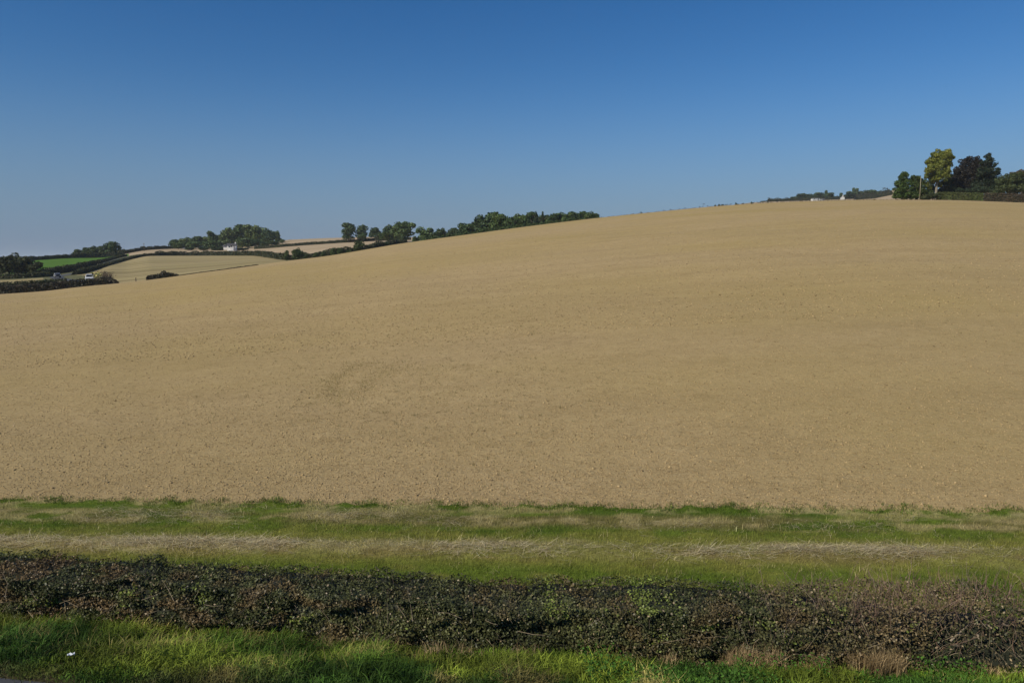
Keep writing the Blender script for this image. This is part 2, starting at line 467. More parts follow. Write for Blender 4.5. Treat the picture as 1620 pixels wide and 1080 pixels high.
def margin_col(x, y):
    """colour of the mown strip: green bands, dry swaths and their painted near-side shade, straw by the soil and by the hedge"""
    xc = np.clip(x, -28, 28)
    n1 = fbm(x*0.35, y*1.1, 11); n2 = fbm(x*1.6, y*3.0, 21); n3 = fbm(x*5, y*8, 31)*0.5 + fbm(x*13, y*17, 33)*0.5
    green = np.array([0.132,0.178,0.022]); dkg = np.array([0.085,0.136,0.014]); yel = np.array([0.250,0.236,0.052]); tan = np.array([0.43,0.355,0.165]); brn = np.array([0.25,0.185,0.08])
    def mx(c, d, f): return c*(1-f[...,None]) + d*f[...,None]
    c = np.broadcast_to(green, x.shape+(3,)).copy()
    c = mx(c, dkg, sstep(0.45, 0.7, n1)*0.8)
    c = mx(c, yel, sstep(0.44, 0.70, n2)*0.6)
    d = np.abs(y - swath_y(xc)); c = mx(c, yel, sstep(1.0, 0.4, d)*0.7)
    c = mx(c, tan, sstep(0.55, 0.15, d + (n2-0.5)*0.8)*(0.20+0.45*sstep(0.35,0.6,n1)))
    c = mx(c, brn, sstep(0.4, 0.1, np.abs(y - swath_y(xc) + 0.25))*sstep(0.5,0.65,n2)*0.5)  # brown strip: the swath's near-side shadow put into the colour
    d = np.abs(y - swath2_y(xc)); c = mx(c, brn, sstep(0.6, 0.2, d)*sstep(0.42, 0.66, fbm(x*0.5, y*1.5, 41))*0.6)
    c = mx(c, tan, sstep(0.5, 0.2, d)*sstep(0.5, 0.62, n2)*0.6)
    de = field_line_y(xc) + 0.1 - y; c = mx(c, tan, sstep(0.7, 0.0, de)*sstep(0.42, 0.58, n2)*0.8)
    dh = y - hedge_back(xc); c = mx(c, tan, sstep(1.1, 0.1, dh)*sstep(-3.0, 5.0, xc)*(0.5+0.5*sstep(0.4,0.6,n2)))
    return c*(0.55+0.9*n3)[...,None]
def attr_mul(mname, lo=0.6, hi=1.35, scale=25.0):
    m, n, l, p = new_mat(mname)
    p.inputs['Roughness'].default_value = 0.95; p.inputs['Specular IOR Level'].default_value = 0.1
    a = n.new('ShaderNodeVertexColor'); a.layer_name = 'Col'
    g = n.new('ShaderNodeNewGeometry'); t = n.new('ShaderNodeTexNoise'); t.inputs['Scale'].default_value = scale; t.inputs['Detail'].default_value = 6; t.inputs['Roughness'].default_value = 0.75
    l.new(g.outputs['Position'], t.inputs['Vector'])
    mr = n.new('ShaderNodeMapRange'); mr.inputs['From Min'].default_value = 0.3; mr.inputs['From Max'].default_value = 0.7; mr.inputs['To Min'].default_value = lo; mr.inputs['To Max'].default_value = hi
    l.new(t.outputs['Fac'], mr.inputs['Value'])
    x = n.new('ShaderNodeVectorMath'); x.operation = 'SCALE'; l.new(a.outputs['Color'], x.inputs[0]); l.new(mr.outputs[0], x.inputs['Scale'])
    l.new(x.outputs[0], p.inputs['Base Color'])
    b = n.new('ShaderNodeBump'); b.inputs['Strength'].default_value = 0.7; b.inputs['Distance'].default_value = 0.05; l.new(t.outputs['Fac'], b.inputs['Height']); l.new(b.outputs[0], p.inputs['Normal'])
    return m
M['turf_col'] = attr_mul('mown_turf')
def verge_col(x, y):
    n1 = fbm(x*0.7, y*1.2, 61); n2 = fbm(x*2.5, y*3.0, 71)
    c = np.broadcast_to(np.array([0.040,0.055,0.014]), x.shape+(3,)).copy()
    br = np.array([0.085,0.062,0.033]); f = np.maximum(sstep(0.9, 0.2, y-road_y(np.clip(x,-25,25)))*0.7, sstep(0.5,0.7,n2)*0.5)
    c = c*(1-f[...,None]) + br*f[...,None]
    return c*(0.7+0.6*n1)[...,None]
def patch_mesh(name, xs, ys_fun, mat, zfun, colfun):
    X, Y = ys_fun(xs); Z = zfun(X, Y); h, w = X.shape; idx = np.arange(h*w).reshape(h, w)
    Fc = np.stack([idx[:-1,:-1], idx[:-1,1:], idx[1:,1:], idx[1:,:-1]], -1).reshape(-1, 4)
    me = mesh_from(name, np.stack([X,Y,Z], -1).reshape(-1,3), Fc, mat, cols=colfun(X, Y).reshape(-1,3), smooth=True)
    return link(name, me, kind='structure')
xs_f = np.concatenate([-np.geomspace(3000, 22, 40), np.linspace(-21.5, 21.5, 431), np.geomspace(22, 3000, 40)])
def mgrid(xs):
    t = np.linspace(0, 1, 90)[:, None]
    y0 = (hedge_back(cl(xs)) - 0.4)[None]; y1 = np.where(np.abs(xs) < 24, edge_y(np.clip(xs,-24,24)), field_line_y(xs))[None]
    return np.repeat(xs[None], 90, 0), y0*(1-t) + y1*t
def mz(X, Y):
    Z = near_z(X, Y)
    m_ = (Y > field_line_y(X)) & (np.abs(X) < 25)
    if m_.any(): Z[m_] = ground_z(X[m_], Y[m_]) + 0.012
    xc = np.clip(X, -25, 25)
    return Z + 0.05*np.exp(-((Y-swath_y(xc))/0.35)**2) * (np.abs(X) < 25)
patch_mesh('grass_margin', xs_f, mgrid, M['turf_col'], mz, margin_col)
def vgrid(xs):
    t = np.linspace(0, 1, 40)[:, None]
    return np.repeat(xs[None], 40, 0), road_y(cl(xs))[None]*(1-t) + (hedge_back(cl(xs))-0.4)[None]*t
patch_mesh('verge', xs_f, vgrid, M['turf_col'], near_z, verge_col)
grid_patch('road', xs_near, lambda x: road_y(cl(x)) - 9.0, lambda x: road_y(cl(x)), 6, M['tarmac'])
grid_patch('ground', xs_near, lambda x: road_y(cl(x)) - 2500.0, lambda x: road_y(cl(x)) - 9.0, 12, M['turf'])

# far lane, draped over the land
def drape(path, width, lift, steps=10):
    P = [Vector((*at(px, 430, Y), 0)) for px, Y in path]
    pts = []
    for i in range(len(P)-1):
        a, b, c, d = P[max(i-1,0)], P[i], P[i+1], P[min(i+2,len(P)-1)]
        for s in range(steps):
            t = s/steps
            pts.append(0.5*((2*b)+(c-a)*t+(2*a-5*b+4*c-d)*t*t+(3*b-a-3*c+d)*t**3))
    pts.append(P[-1])
    return pts
LANE = [(240,388),(225,382),(200,366),(175,335),(150,296),(125,265),(104,243),(90,229),(92,215),(112,205),(141,198),(158,193),(168,189)]
lane_pts = drape(LANE, 6, 0.05)
def lane_mesh(pts, width, lift):
    V, Fc = [], []
    for i, p in enumerate(pts):
        d = (pts[min(i+1,len(pts)-1)] - pts[max(i-1,0)]).normalized(); nrm = Vector((-d.y, d.x, 0))
        for s in (-1, -0.5, 0, 0.5, 1):
            q = p + nrm*s*width/2
            V.append((q.x, q.y, gz(q.x, q.y) + lift))
    for i in range(len(pts)-1):
        for k in range(4):
            a = i*5+k; Fc.append((a, a+1, a+6, a+5))
    return V, Fc
V, Fc = lane_mesh(lane_pts, 3.4, 0.06)
link('lane', mesh_from('lane', np.array(V), np.array(Fc), M['far_tarmac'], smooth=True), kind='structure')

# ---------------------------------------------------------------- foliage builders
rng = np.random.default_rng(7)

def leaf_cards(P, N, size, rs, aspect=0.7, jitter=0.7):
    """one bent quad per point, roughly facing N"""
    n = len(P)
    N = N + rs.normal(0, jitter, (n, 3)); N /= np.linalg.norm(N, axis=1, keepdims=True) + 1e-9
    A = np.cross(N, rs.normal(0, 1, (n, 3))); A /= np.linalg.norm(A, axis=1, keepdims=True) + 1e-9
    B = np.cross(N, A)
    s = (size * rs.uniform(0.6, 1.35, n))[:, None]
    V = np.empty((n, 4, 3))
    V[:,0] = P - A*s; V[:,1] = P - B*s*aspect + N*s*0.15; V[:,2] = P + A*s; V[:,3] = P + B*s*aspect + N*s*0.15
    Fc = np.arange(n*4).reshape(n, 4)
    return V.reshape(-1, 3), Fc

def crown_mesh(name, seed, kind='round', n=2200, size=0.055, hue=(0.05,0.075,0.025), hue2=(0.09,0.115,0.04), var=0.25):
    """crown of unit height and unit width (x,y -0.5..0.5, z 0..1): overlapping clumps of leaf-sized faces"""
    rs = np.random.default_rng(seed)
    blobs = []
    if kind == 'round':
        for _ in range(20):
            z = rs.uniform(0.20, 0.86); rad = 0.36*math.sqrt(max(0.05, 1-((z-0.52)/0.50)**2)); a = rs.uniform(0, 6.28)
            q = rad*rs.uniform(0.45, 1.0); b = rs.uniform(0.11, 0.20)
            blobs.append((q*math.cos(a), q*math.sin(a), z, b, b*rs.uniform(0.75, 1.0)))
        blobs.append((0, 0, 0.5, 0.30, 0.36))
    elif kind == 'tall':
        for _ in range(26):
            z = rs.uniform(0.12, 0.9); rad = 0.33*(1-0.5*abs(z-0.5)); a = rs.uniform(0, 6.28)
            q = rad*rs.uniform(0.3, 1.0); b = rs.uniform(0.11, 0.19)
            blobs.append((q*math.cos(a), q*math.sin(a), z, b, b*0.8))
        blobs.append((0, 0, 0.45, 0.24, 0.40))
    elif kind == 'conifer':
        for i in range(46):
            z = 0.06 + 0.88*i/45; rad = 0.46*(1-z)**0.75; a = i*2.4+rs.uniform(-.4,.4)
            q = rad*rs.uniform(0.55, 0.95)
            blobs.append((q*math.cos(a), q*math.sin(a), z, 0.05+0.13*(1-z), 0.045+0.05*(1-z)))
        for z in (0.15, 0.35, 0.55, 0.75): blobs.append((0, 0, z, 0.32*(1-z)+0.02, 0.16))
    elif kind == 'bush':
        for _ in range(16):
            z = rs.uniform(0.10, 0.84); rad = 0.38*math.sqrt(max(0.08, 1-(max(0, z-0.3)/0.68)**2)); a = rs.uniform(0, 6.28)
            q = rad*rs.uniform(0.4, 1.0); b = rs.uniform(0.13, 0.20)
            blobs.append((q*math.cos(a), q*math.sin(a), z, b, b*0.9))
        blobs.append((0, 0, 0.38, 0.34, 0.40))
    elif kind == 'open':     # loose crown, sky between the clumps
        for _ in range(15):
            z = rs.uniform(0.25, 0.88); rad = 0.42*math.sqrt(max(0.1, 1-((z-0.58)/0.42)**2)); a = rs.uniform(0, 6.28)
            q = rad*rs.uniform(0.55, 1.0); b = rs.uniform(0.09, 0.15)
            blobs.append((q*math.cos(a), q*math.sin(a), z, b, b*0.75))
        blobs.append((0, 0, 0.6, 0.18, 0.2))
    elif kind == 'poplar':
        for i in range(22):
            z = 0.05 + 0.88*i/21; a = rs.uniform(0, 6.28); q = 0.2*(1-abs(z-0.4)*0.9)*rs.uniform(0.2, 1)
            blobs.append((q*math.cos(a), q*math.sin(a), z, 0.22, 0.12))
    B = np.array(blobs)
    wt = B[:,3]**2 + B[:,3]*B[:,4]; wt /= wt.sum()
    which = rs.choice(len(B), n, p=wt)
    dirs = rs.normal(0, 1, (n, 3)); dirs /= np.linalg.norm(dirs, axis=1, keepdims=True)
    rr = rs.uniform(0.72, 1.12, n)[:, None]
    b = B[which]
    P = b[:, :3] + dirs * np.stack([b[:,3], b[:,3], b[:,4]], 1) * rr
    P[:,2] = np.clip(P[:,2], 0.0, 1.0)
    P[:,:2] = np.clip(P[:,:2], -0.52, 0.52)
    V, Fc = leaf_cards(P, dirs, size, rs)
    t = rs.uniform(0, 1, len(B))[which]*0.6 + rs.uniform(0, 1, n)*0.4
    c = np.array(hue)[None]*(1-t[:,None]) + np.array(hue2)[None]*t[:,None]
    c *= 1.45*(1 + rs.normal(0, var, (n, 1))); c = np.clip(c, 0.004, 1)
    return mesh_from(name, V, Fc, M['leaf'], cols=np.repeat(c, 4, 0))

def trunk_mesh(name, seed, limbs=6, fork=0.35):
    """unit-height trunk with limbs reaching into the crown"""
    rs = random.Random(seed); mb = MB()
    lean = rs.uniform(-0.02, 0.02)
    mb.tube([(0,0,-0.06),(0,0,0.03),(lean,0,0.3),(lean*1.5,0.01,0.6),(lean,0,0.82)], [0.040,0.028,0.020,0.012,0.003], 8)
    for i in range(limbs):
        a = 6.28*i/limbs+rs.uniform(-.4,.4); z = fork+0.3*i/limbs*rs.uniform(0.6,1.2); q = rs.uniform(0.22, 0.36)
        mb.tube([(lean,0,z),(q*.5*math.cos(a),q*.5*math.sin(a),z+0.09),(q*math.cos(a),q*math.sin(a),z+0.24)], [0.012,0.008,0.002], 6)
    me = bpy.data.meshes.new(name); me.from_pydata(mb.v, [], mb.f); me.update()
    me.polygons.foreach_set('use_smooth', [True]*len(me.polygons))
    return me

CR = {}
GREY_GREEN = dict(hue=(0.050,0.075,0.028), hue2=(0.105,0.135,0.055))
for i in range(5): CR['round%d' % i] = crown_mesh('crown', 100+i, 'round', 2000, 0.050, **GREY_GREEN)
for i in range(3): CR['tall%d' % i] = crown_mesh('crown', 140+i, 'tall', 2000, 0.048, **GREY_GREEN)
for i in range(3): CR['bush%d' % i] = crown_mesh('crown', 160+i, 'bush', 1500, 0.055, **GREY_GREEN)
for i in range(2): CR['open%d' % i] = crown_mesh('crown', 180+i, 'open', 1500, 0.045, **GREY_GREEN)
for i in range(2): CR['conifer%d' % i] = crown_mesh('crown', 200+i, 'conifer', 2000, 0.040, hue=(0.025,0.045,0.022), hue2=(0.05,0.075,0.035))
CR['poplar0'] = crown_mesh('crown', 220, 'poplar', 1400, 0.07, **GREY_GREEN)
TR = {}
for i in range(4):
    for b in ('bark', 'pale_bark'):
        t = trunk_mesh('trunk', 300+i); t.materials.append(M[b]); TR[b+str(i)] = t

ORD = 'first second third fourth fifth sixth seventh eighth ninth tenth eleventh twelfth thirteenth fourteenth fifteenth sixteenth seventeenth eighteenth nineteenth twentieth'.split()
def tree(name, px, wpx, top, Y, crown, label, cat='tree', group=None, tint=(1,1,1), low=0.12, seed=None, bark='bark', depth=None, row=None):
    """tree or bush seen in direction px, its top at the given row, standing on the land at distance Y"""
    x, y = at(px, row or top, Y)
    z0 = gz(x, y); zt = z_at(top, Y, px); h = max(zt - z0, 0.6); w = wpx / F * Y * 1.06
    sd_ = seed if seed is not None else int(px*7+Y)
    rr = random.Random(sd_)
    root = link(name, None, loc=(x, y, z0), rotz=rr.uniform(0, 6.28), label=label, category=cat, group=group)
    root.empty_display_size = 0.5
    tm = TR[bark + str(sd_ % 4)]
    link('trunk', tm, root, scale=(h, h, h))
    c = link('crown', CR[crown], root, loc=(0, 0, h*low), scale=(w, depth or w, h*(1-low)))
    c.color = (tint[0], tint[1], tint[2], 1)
    return root

def hedge(name, path, h, w, label, cols, size=0.35, per_m=60, group=None, bumpy=0.25, mat='leaf', cat='hedge', seed=5, topvar=None):
    """path: world (x,y) points; leafy box following the land with an uneven top"""
    rs = np.random.default_rng(seed)
    P = np.array(path, float); seg = np.hypot(*np.diff(P, axis=0).T); L = np.concatenate([[0], np.cumsum(seg)]); tot = L[-1]
    hv = (lambda s: np.interp(s, L, h)) if hasattr(h, '__len__') else (lambda s: np.full_like(s, h))
    def pos(s):
        return np.stack([np.interp(s, L, P[:,0]), np.interp(s, L, P[:,1])], 1)
    def tan(s):
        e = 0.5; d = pos(np.minimum(s+e, tot)) - pos(np.maximum(s-e, 0)); return d/ (np.linalg.norm(d, axis=1, keepdims=True)+1e-9)
    ks = rs.uniform(0.15, 1.3, 5)*3/max(w,1); ph = rs.uniform(0, 6.28, 5)
    def top(s): return hv(s)*(1 + bumpy*sum(np.sin(s*k+p) for k, p in zip(ks, ph))/3)
    n = int(tot*per_m)
    s = rs.uniform(0, tot, n); side = rs.uniform(0, 1, n)
    H = top(s)
    # perimeter parameter: near side, top, far side
    u = np.where(side < 0.45, -1.0, np.where(side < 0.75, rs.uniform(-1, 1, n), 1.0))
    zf = np.where((side >= 0.45) & (side < 0.75), 1.0, rs.uniform(0.0, 1.0, n)**0.9)
    u = u*(1 - 0.25*zf) + rs.normal(0, 0.10, n); zf = zf*(1+rs.normal(0, 0.05, n))
    p, t = pos(s), tan(s); nr = np.stack([-t[:,1], t[:,0]], 1)
    xy = p + nr*(u*w/2)[:,None]
    # cheap ground: sample along the line
    sg = np.linspace(0, tot, max(8, int(tot/3))); pg = pos(sg); zg = np.interp(s, sg, ground_z(pg[:,0], pg[:,1]))
    Pt = np.column_stack([xy, zg + zf*H])
    Nn = np.column_stack([nr*u[:,None], np.where(zf > 0.9, 1.2, 0.2)])
    V, Fc = leaf_cards(Pt, Nn, size, rs)
    ca = np.array(cols); tt = rs.integers(0, len(ca), n)
    patch = (np.sin(s*0.35+ph[0])+np.sin(s*0.9+ph[1]))*0.25+0.5
    c = ca[tt]*0.55 + 0.45*(ca[0]*patch[:,None] + ca[-1]*(1-patch[:,None]))
    c = np.clip(c*(1+rs.normal(0, 0.22, (n,1))), 0.004, 1)
    me = mesh_from(name, V, Fc, M[mat], cols=np.repeat(c, 4, 0))
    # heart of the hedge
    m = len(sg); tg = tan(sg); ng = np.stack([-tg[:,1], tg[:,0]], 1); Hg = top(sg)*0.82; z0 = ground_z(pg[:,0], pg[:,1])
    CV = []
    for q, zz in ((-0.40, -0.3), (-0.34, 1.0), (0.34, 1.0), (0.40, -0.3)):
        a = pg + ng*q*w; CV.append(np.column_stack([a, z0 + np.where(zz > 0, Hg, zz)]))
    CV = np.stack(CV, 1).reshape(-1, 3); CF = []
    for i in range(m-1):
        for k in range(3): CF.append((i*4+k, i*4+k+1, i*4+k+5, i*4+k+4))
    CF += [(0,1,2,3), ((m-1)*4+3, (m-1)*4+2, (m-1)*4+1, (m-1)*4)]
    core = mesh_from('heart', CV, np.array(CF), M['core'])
    mid = pos(np.array([tot/2]))[0]; zb = gz(mid[0], mid[1])
    root = link(name, None, loc=(mid[0], mid[1], zb), label=label, category=cat, group=group)
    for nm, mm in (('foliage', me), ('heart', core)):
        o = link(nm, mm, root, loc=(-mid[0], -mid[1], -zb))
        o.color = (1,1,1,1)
    return root

def line_path(L, p0, p1, n=40, dY=0.0):
    pxs = np.linspace(p0, p1, n); Y, rw = smooth_line(L, pxs)
    return [at(a, b, c + dY) for a, b, c in zip(pxs, rw, Y)]
#@@OBJECTS
DK = [(0.030,0.045,0.016), (0.055,0.070,0.026), (0.075,0.070,0.032)]
DKB = [(0.030,0.034,0.018), (0.050,0.046,0.026), (0.075,0.055,0.035)]
OL = [(0.055,0.075,0.024), (0.085,0.100,0.035), (0.11,0.10,0.05)]

# --- hedges
hp = line_path(DIP, -60, 188, 50, -4)
hedge('hedge', hp, list(np.interp(np.linspace(-60,188,50), [-60,0,70,110,150,172,180,188], [1.7,1.7,1.7,1.7,1.7,1.7,1.3,0.35])), 2.2,
      'dark hedge along the left edge of the tilled field, in front of the white van', DKB, 0.22, 90, seed=11, bumpy=0.10)
hedge('hedge', line_path(DIP, -60, 106, 40, 22), 1.3, 1.6, 'thin clipped hedge behind the dark field hedge at the far left, short of the van', DK, 0.22, 70, seed=12, bumpy=0.05)
hedge('hedge', line_path(L2, -60, 84, 30, 8), 1.4, 2.0, 'low olive hedge under the big thorn bushes at the far left', OL, 0.25, 60, seed=13)
hedge('hedge', line_path(L3, 66, 198, 60, 0), list(np.interp(np.linspace(66,198,60), [66,104,130,150,170,198], [1.6,2.4,2.1,1.5,1.1,1.0])), 2.4, 'tall dark hedge between the green pasture and the lane', DK, 0.28, 70, seed=14, bumpy=0.15)
hedge('hedge', line_path(L2, 118, 244, 60, 2), list(np.interp(np.linspace(118,244,60), [118,130,150,170,244], [1.0,1.5,1.3,0.9,1.2])), 1.8, 'narrow dark hedge along the near side of the climbing lane', DK, 0.28, 60, seed=15, bumpy=0.15)
hedge('hedge', line_path(L2, 246, 455, 60, 2), 1.9, 2.4, 'long dark hedge across the top of the striped stubble field below the white farmhouse', DK, 0.30, 60, seed=16, bumpy=0.2)
hedge('hedge', line_path(L2, 456, 640, 60, 4), 1.9, 3.0, 'uneven bushy hedge just over the tilled field, below the two pale stubble fields', DK, 0.28, 70, seed=17, bumpy=0.35)
hedge('hedge', line_path(L4, -60, 112, 40, 0), 1.9, 2.4, 'hedge along the skyline above the green pasture', DK, 0.35, 50, seed=18, bumpy=0.15)
hedge('hedge', line_path(L4, 112, 197, 36, 0), 2.6, 3.0, 'thick hedge beneath the round trees at the top of the pasture', DK, 0.35, 50, seed=19, bumpy=0.15)
hedge('hedge', line_path(L5, 192, 284, 40, 0), 2.2, 2.6, 'skyline hedge running from the round tree to the wood behind the farmhouse', DK, 0.4, 50, seed=20, bumpy=0.2)
hedge('hedge', line_path(L4, 404, 650, 60, 0), 1.5, 2.2, 'low straight hedge dividing the two pale stubble fields', DK, 0.32, 50, seed=21, bumpy=0.15)
hedge('hedge', line_path(DIP, 232, 282, 20, -6), [0.95]*6+[1.0]*3+[1.3,1.5,1.4,1.1,1.0,0.9,0.8,0.7,0.55,0.45,0.35], 1.8, 'short brown hedge stub standing between the tilled field and the striped stubble', DKB, 0.2, 80, seed=22, bumpy=0.1)
hedge('hedge', line_path(DIP, 283, 408, 40, -2), 0.16, 0.5, 'thin line of rough growth between the tilled field and the striped stubble', DKB, 0.15, 60, seed=23, bumpy=0.4)
hr = [at(p, 318, Y) for p, Y in zip(np.linspace(1481, 1760, 50), np.linspace(200, 181, 50))]
hedge('hedge', hr[:14], 1.9, 2.4, 'clipped light green hedge in front of the dark trees at the right', [(0.07,0.105,0.022),(0.11,0.13,0.035),(0.10,0.10,0.04)], 0.16, 260, seed=24, bumpy=0.03)
hedge('hedge', hr[13:], 2.0, 2.4, 'clipped brown hedge reaching the right edge of the view', [(0.055,0.050,0.030),(0.085,0.075,0.035),(0.115,0.080,0.05)], 0.16, 230, seed=25, bumpy=0.03)

# --- far-left bushes and trees
TB = (0.52,0.44,0.42)
for px, w, top, lab in ((-16,44,403,'dark thorn bush cut by the left edge of the view'),(16,46,397.5,'tallest dark thorn bush at the far left'),
        (38,38,403,'dark reddish thorn bush right of the tallest one at the far left'),(56,27,412,'lowest thorn bush of the far left clump, beside the green pasture')):
    tree('thorn_bush', px, w, top, 243 + (px % 5), 'bush%d' % (px % 3), lab, 'bush', 'thorn bushes at the far left', TB, low=0.0)
for px, w, top, cr, lab in ((124,17,394.5,'round0','small round tree at the left end of the row above the pasture'),
        (138,18,391,'round1','olive tree second in the row above the pasture'),(150,20,389,'round2','broad olive tree in the middle of the row above the pasture'),
        (163,18,388,'round3','tree beside the dark round tree above the pasture'),(180,27,380,'round4','large dark round tree at the right end of the row above the pasture')):
    tree('field_tree', px, w, top, 436, cr, lab, 'tree', 'trees above the green pasture', (0.75,0.75,0.7) if px != 180 else (0.5,0.6,0.6), low=0.02)

# --- wood round the farmhouse
wood = [(276,16,379),(287,20,377),(299,20,375.5),(311,22,374),(322,20,373),(334,16,366),(345,20,371),(357,24,362),(370,28,358.5),(385,32,356),(401,32,356),(413,24,360),(424,22,364),(438,15,365),(446,8,378)]
for i, (px, w, top) in enumerate(wood):
    tnt = [(0.55,0.66,0.62),(0.95,0.95,0.80),(0.8,0.9,0.75)][i % 3 if i else 0]
    tree('woodland_tree', px, w*1.15, top, 505 + (i*13) % 30, ['round%d' % (i % 5), 'tall%d' % (i % 3)][i % 2],
         {0:'dark tree at the left end of the wood behind the white farmhouse',13:'small round tree near the right end of the wood behind the farmhouse',
          14:'low last tree at the right end of the wood behind the farmhouse'}.get(i, '%s taller tree from the left in the wood behind the white farmhouse' % ORD[i if i < 20 else 19]), 'tree', 'trees of the wood behind the farmhouse', tnt, low=0.03)
for i, (px, w, top) in enumerate([(282,20,383),(293,22,382),(306,24,381),(318,22,382),(331,24,381),(344,20,381),(382,20,377),(394,26,375),(407,22,378),(419,18,382),(432,20,381)]):
    tree('woodland_tree', px, w*1.1, top, 478 + (i*7) % 12, 'round%d' % ((i*2) % 5), '%s lower tree from the left along the near edge of the farmhouse wood' % ORD[i], 'tree', 'lower trees at the front of the farmhouse wood',
         [(0.8,0.9,0.75),(0.62,0.72,0.65)][i % 2], low=0.0)
for i, (px, w, top) in enumerate([(300,16,391),(322,18,390),(340,18,389),(350,14,390),(378,16,391),(388,14,391.5)]):
    tree('garden_bush', px, w, top, 452, 'bush%d' % (i % 3), '%s low dark bush from the left at the foot of the farmhouse wood' % ORD[i], 'bush', 'bushes in front of the farmhouse wood', (0.5,0.6,0.5), low=0.0)
for px, w, top in ((452,9,379.5),(462,11,379)):
    tree('far_bush', px, w, top, 640, 'bush1', 'tiny dark bush on the skyline, %s one of two' % ('left' if px < 455 else 'right'), 'bush', 'tiny bushes on the far skyline', (0.5,0.55,0.5), low=0.0)

# --- trees along the middle hedges
tree('oak_tree', 551, 29, 353, 436, 'tall0', 'left one of the two tall trees standing on the hedge between pale stubble fields', group='twin trees on the hedge', tint=(0.62,0.72,0.72), low=0.10)
tree('oak_tree', 572, 24, 355.5, 436, 'tall1', 'right one of the two tall trees on the hedge, slightly shorter and narrower', group='twin trees on the hedge', tint=(0.62,0.72,0.72), low=0.10)
tree('hawthorn_bush', 567, 20, 380, 262, 'bush0', 'round dark bush in the hedge just below the two tall trees', 'bush', None, (0.65,0.62,0.5), low=0.0)
tree('field_tree', 594, 20, 359.5, 420, 'round1', 'small round tree alone between the two tall trees and the large loose tree', tint=(0.5,0.6,0.65), low=0.08)
tree('ash_tree', 614, 32, 356, 390, 'round2', 'rounded green tree against the left side of the large loose tree', tint=(0.7,0.8,0.65), low=0.0)
tree('ash_tree', 638, 42, 349.5, 380, 'open1', 'large loose tree with sky showing through its crown', tint=(0.9,1.0,0.9), low=0.06)
tree('ash_tree', 634, 34, 351, 396, 'round0', 'tree directly behind the large loose tree', tint=(0.6,0.7,0.6), low=0.0)
tree('hawthorn_bush', 636, 18, 372, 330, 'bush1', 'dark bush at the foot of the large loose tree', 'bush', None, (0.45,0.5,0.45), low=0.0)
tree('hawthorn_bush', 657, 14, 372.5, 330, 'bush2', 'low bush between the large loose tree and the pale spreading tree', 'bush', None, (0.65,0.72,0.55), low=0.0)
tree('ash_tree', 673, 33, 359, 350, 'round3', 'pale spreading tree left of the row leading into the long wood', tint=(1.0,1.1,0.95), low=0.0)
for px, w, top, crn, lab in ((453,9,395.5,'bush0','small bush left of the round dark bush in the lower hedge'),(470,19,390.5,'bush1','large round dark bush in the lower hedge below the farmhouse wood'),
        (483,10,399.5,'bush2','low bush on the right flank of the large round dark bush'),(500,10,399,'bush0','small bush in the middle of the lower hedge'),(511,8,397.5,'bush1','narrow pointed bush in the lower hedge'),
        (527,11,392,'bush2','left half of the double bush in the lower hedge'),(537,10,391.5,'bush0','right half of the double bush in the lower hedge'),(552,11,394.5,'bush1','low bush just left of the round dark bush under the twin trees'),
        (584,13,388.5,'bush2','low bush just right of the round dark bush under the tall trees'),(598,12,384,'bush0','sunlit low bush climbing towards the large loose tree'),(610,12,381,'bush1','last low bush of the lower hedge before the large loose tree')):
    tree('hawthorn_bush', px, w, top, 260 if px < 560 else 285, crn, lab, 'bush', 'bushes in the lower hedge', (0.62,0.68,0.5), low=0.0)

# --- the long wood on the crest
row = [(690,14,366),(700,14,360.5),(709,14,363),(717,14,361),(726,13,366),(735,20,353.5),(746,18,354),(757,20,349),(767,24,340),(778,26,336.5),(789,22,340),(799,18,342),
       (809,18,343),(818,20,338),(828,18,338),(838,18,336),(868,18,340),(878,18,338),(888,20,336.5),(899,18,337.5),(909,18,335.5),(920,18,335),(931,18,335),(940,14,338)]
for i, (px, w, top) in enumerate(row):
    lab = '%s front tree from the left in the long wood on the crest' % ORD[min(i-5, 19)]
    if i < 5: lab = '%s small dark tree from the left in the short row beside the long wood' % ORD[i]
    if i == 5: lab = 'first larger tree at the left end of the long wood'
    if px == 778: lab = 'tallest domed tree in the left half of the long wood'
    if px == 940: lab = 'last low tree at the right end of the long wood'
    tree('woodland_tree', px, w*1.6, top, 300 + (i*11) % 26, ['round%d' % (i % 5), 'tall%d' % (i % 3)][i % 2], lab, 'tree', 'front trees of the long wood' if i > 4 else 'short row of trees by the long wood',
         [(0.55,0.68,0.5),(0.72,0.80,0.55),(0.45,0.56,0.5)][i % 3] if i > 4 else (0.42,0.5,0.48), low=0.0)
for px, top in ((848,332.5),(858.5,334)):
    tree('fir_tree', px, 13, top, 298, 'conifer%d' % (px % 2 > 0.4), 'taller dark fir standing in the long wood' if px == 848 else 'slightly lower dark fir right of the taller one in the long wood', 'tree', 'firs in the long wood', (0.6,0.7,0.6), low=0.0)
for i, px in enumerate(range(742, 945, 11)):
    top = np.interp(px, [740,775,800,850,900,945], [356,341,345,340,339,341])
    tree('woodland_tree', px, 22, top, 352, 'round%d' % (i % 5), 'tree deeper in the long wood on the crest', 'tree', 'rear trees of the long wood', (0.5,0.62,0.52), low=0.0)
for i, px in enumerate(range(684, 948, 9)):
    cr_, _ = smooth_line(CREST, np.array([px])); top = smooth_line(CREST, np.array([px]))[1][0] - 5.5
    if px > 930: top += 2
    tree('woodland_bush', px, 13, top, 278, 'bush%d' % (i % 3), 'low shrub along the foot of the long wood', 'bush', 'shrubs at the foot of the long wood', (0.55,0.62,0.45), low=0.0)

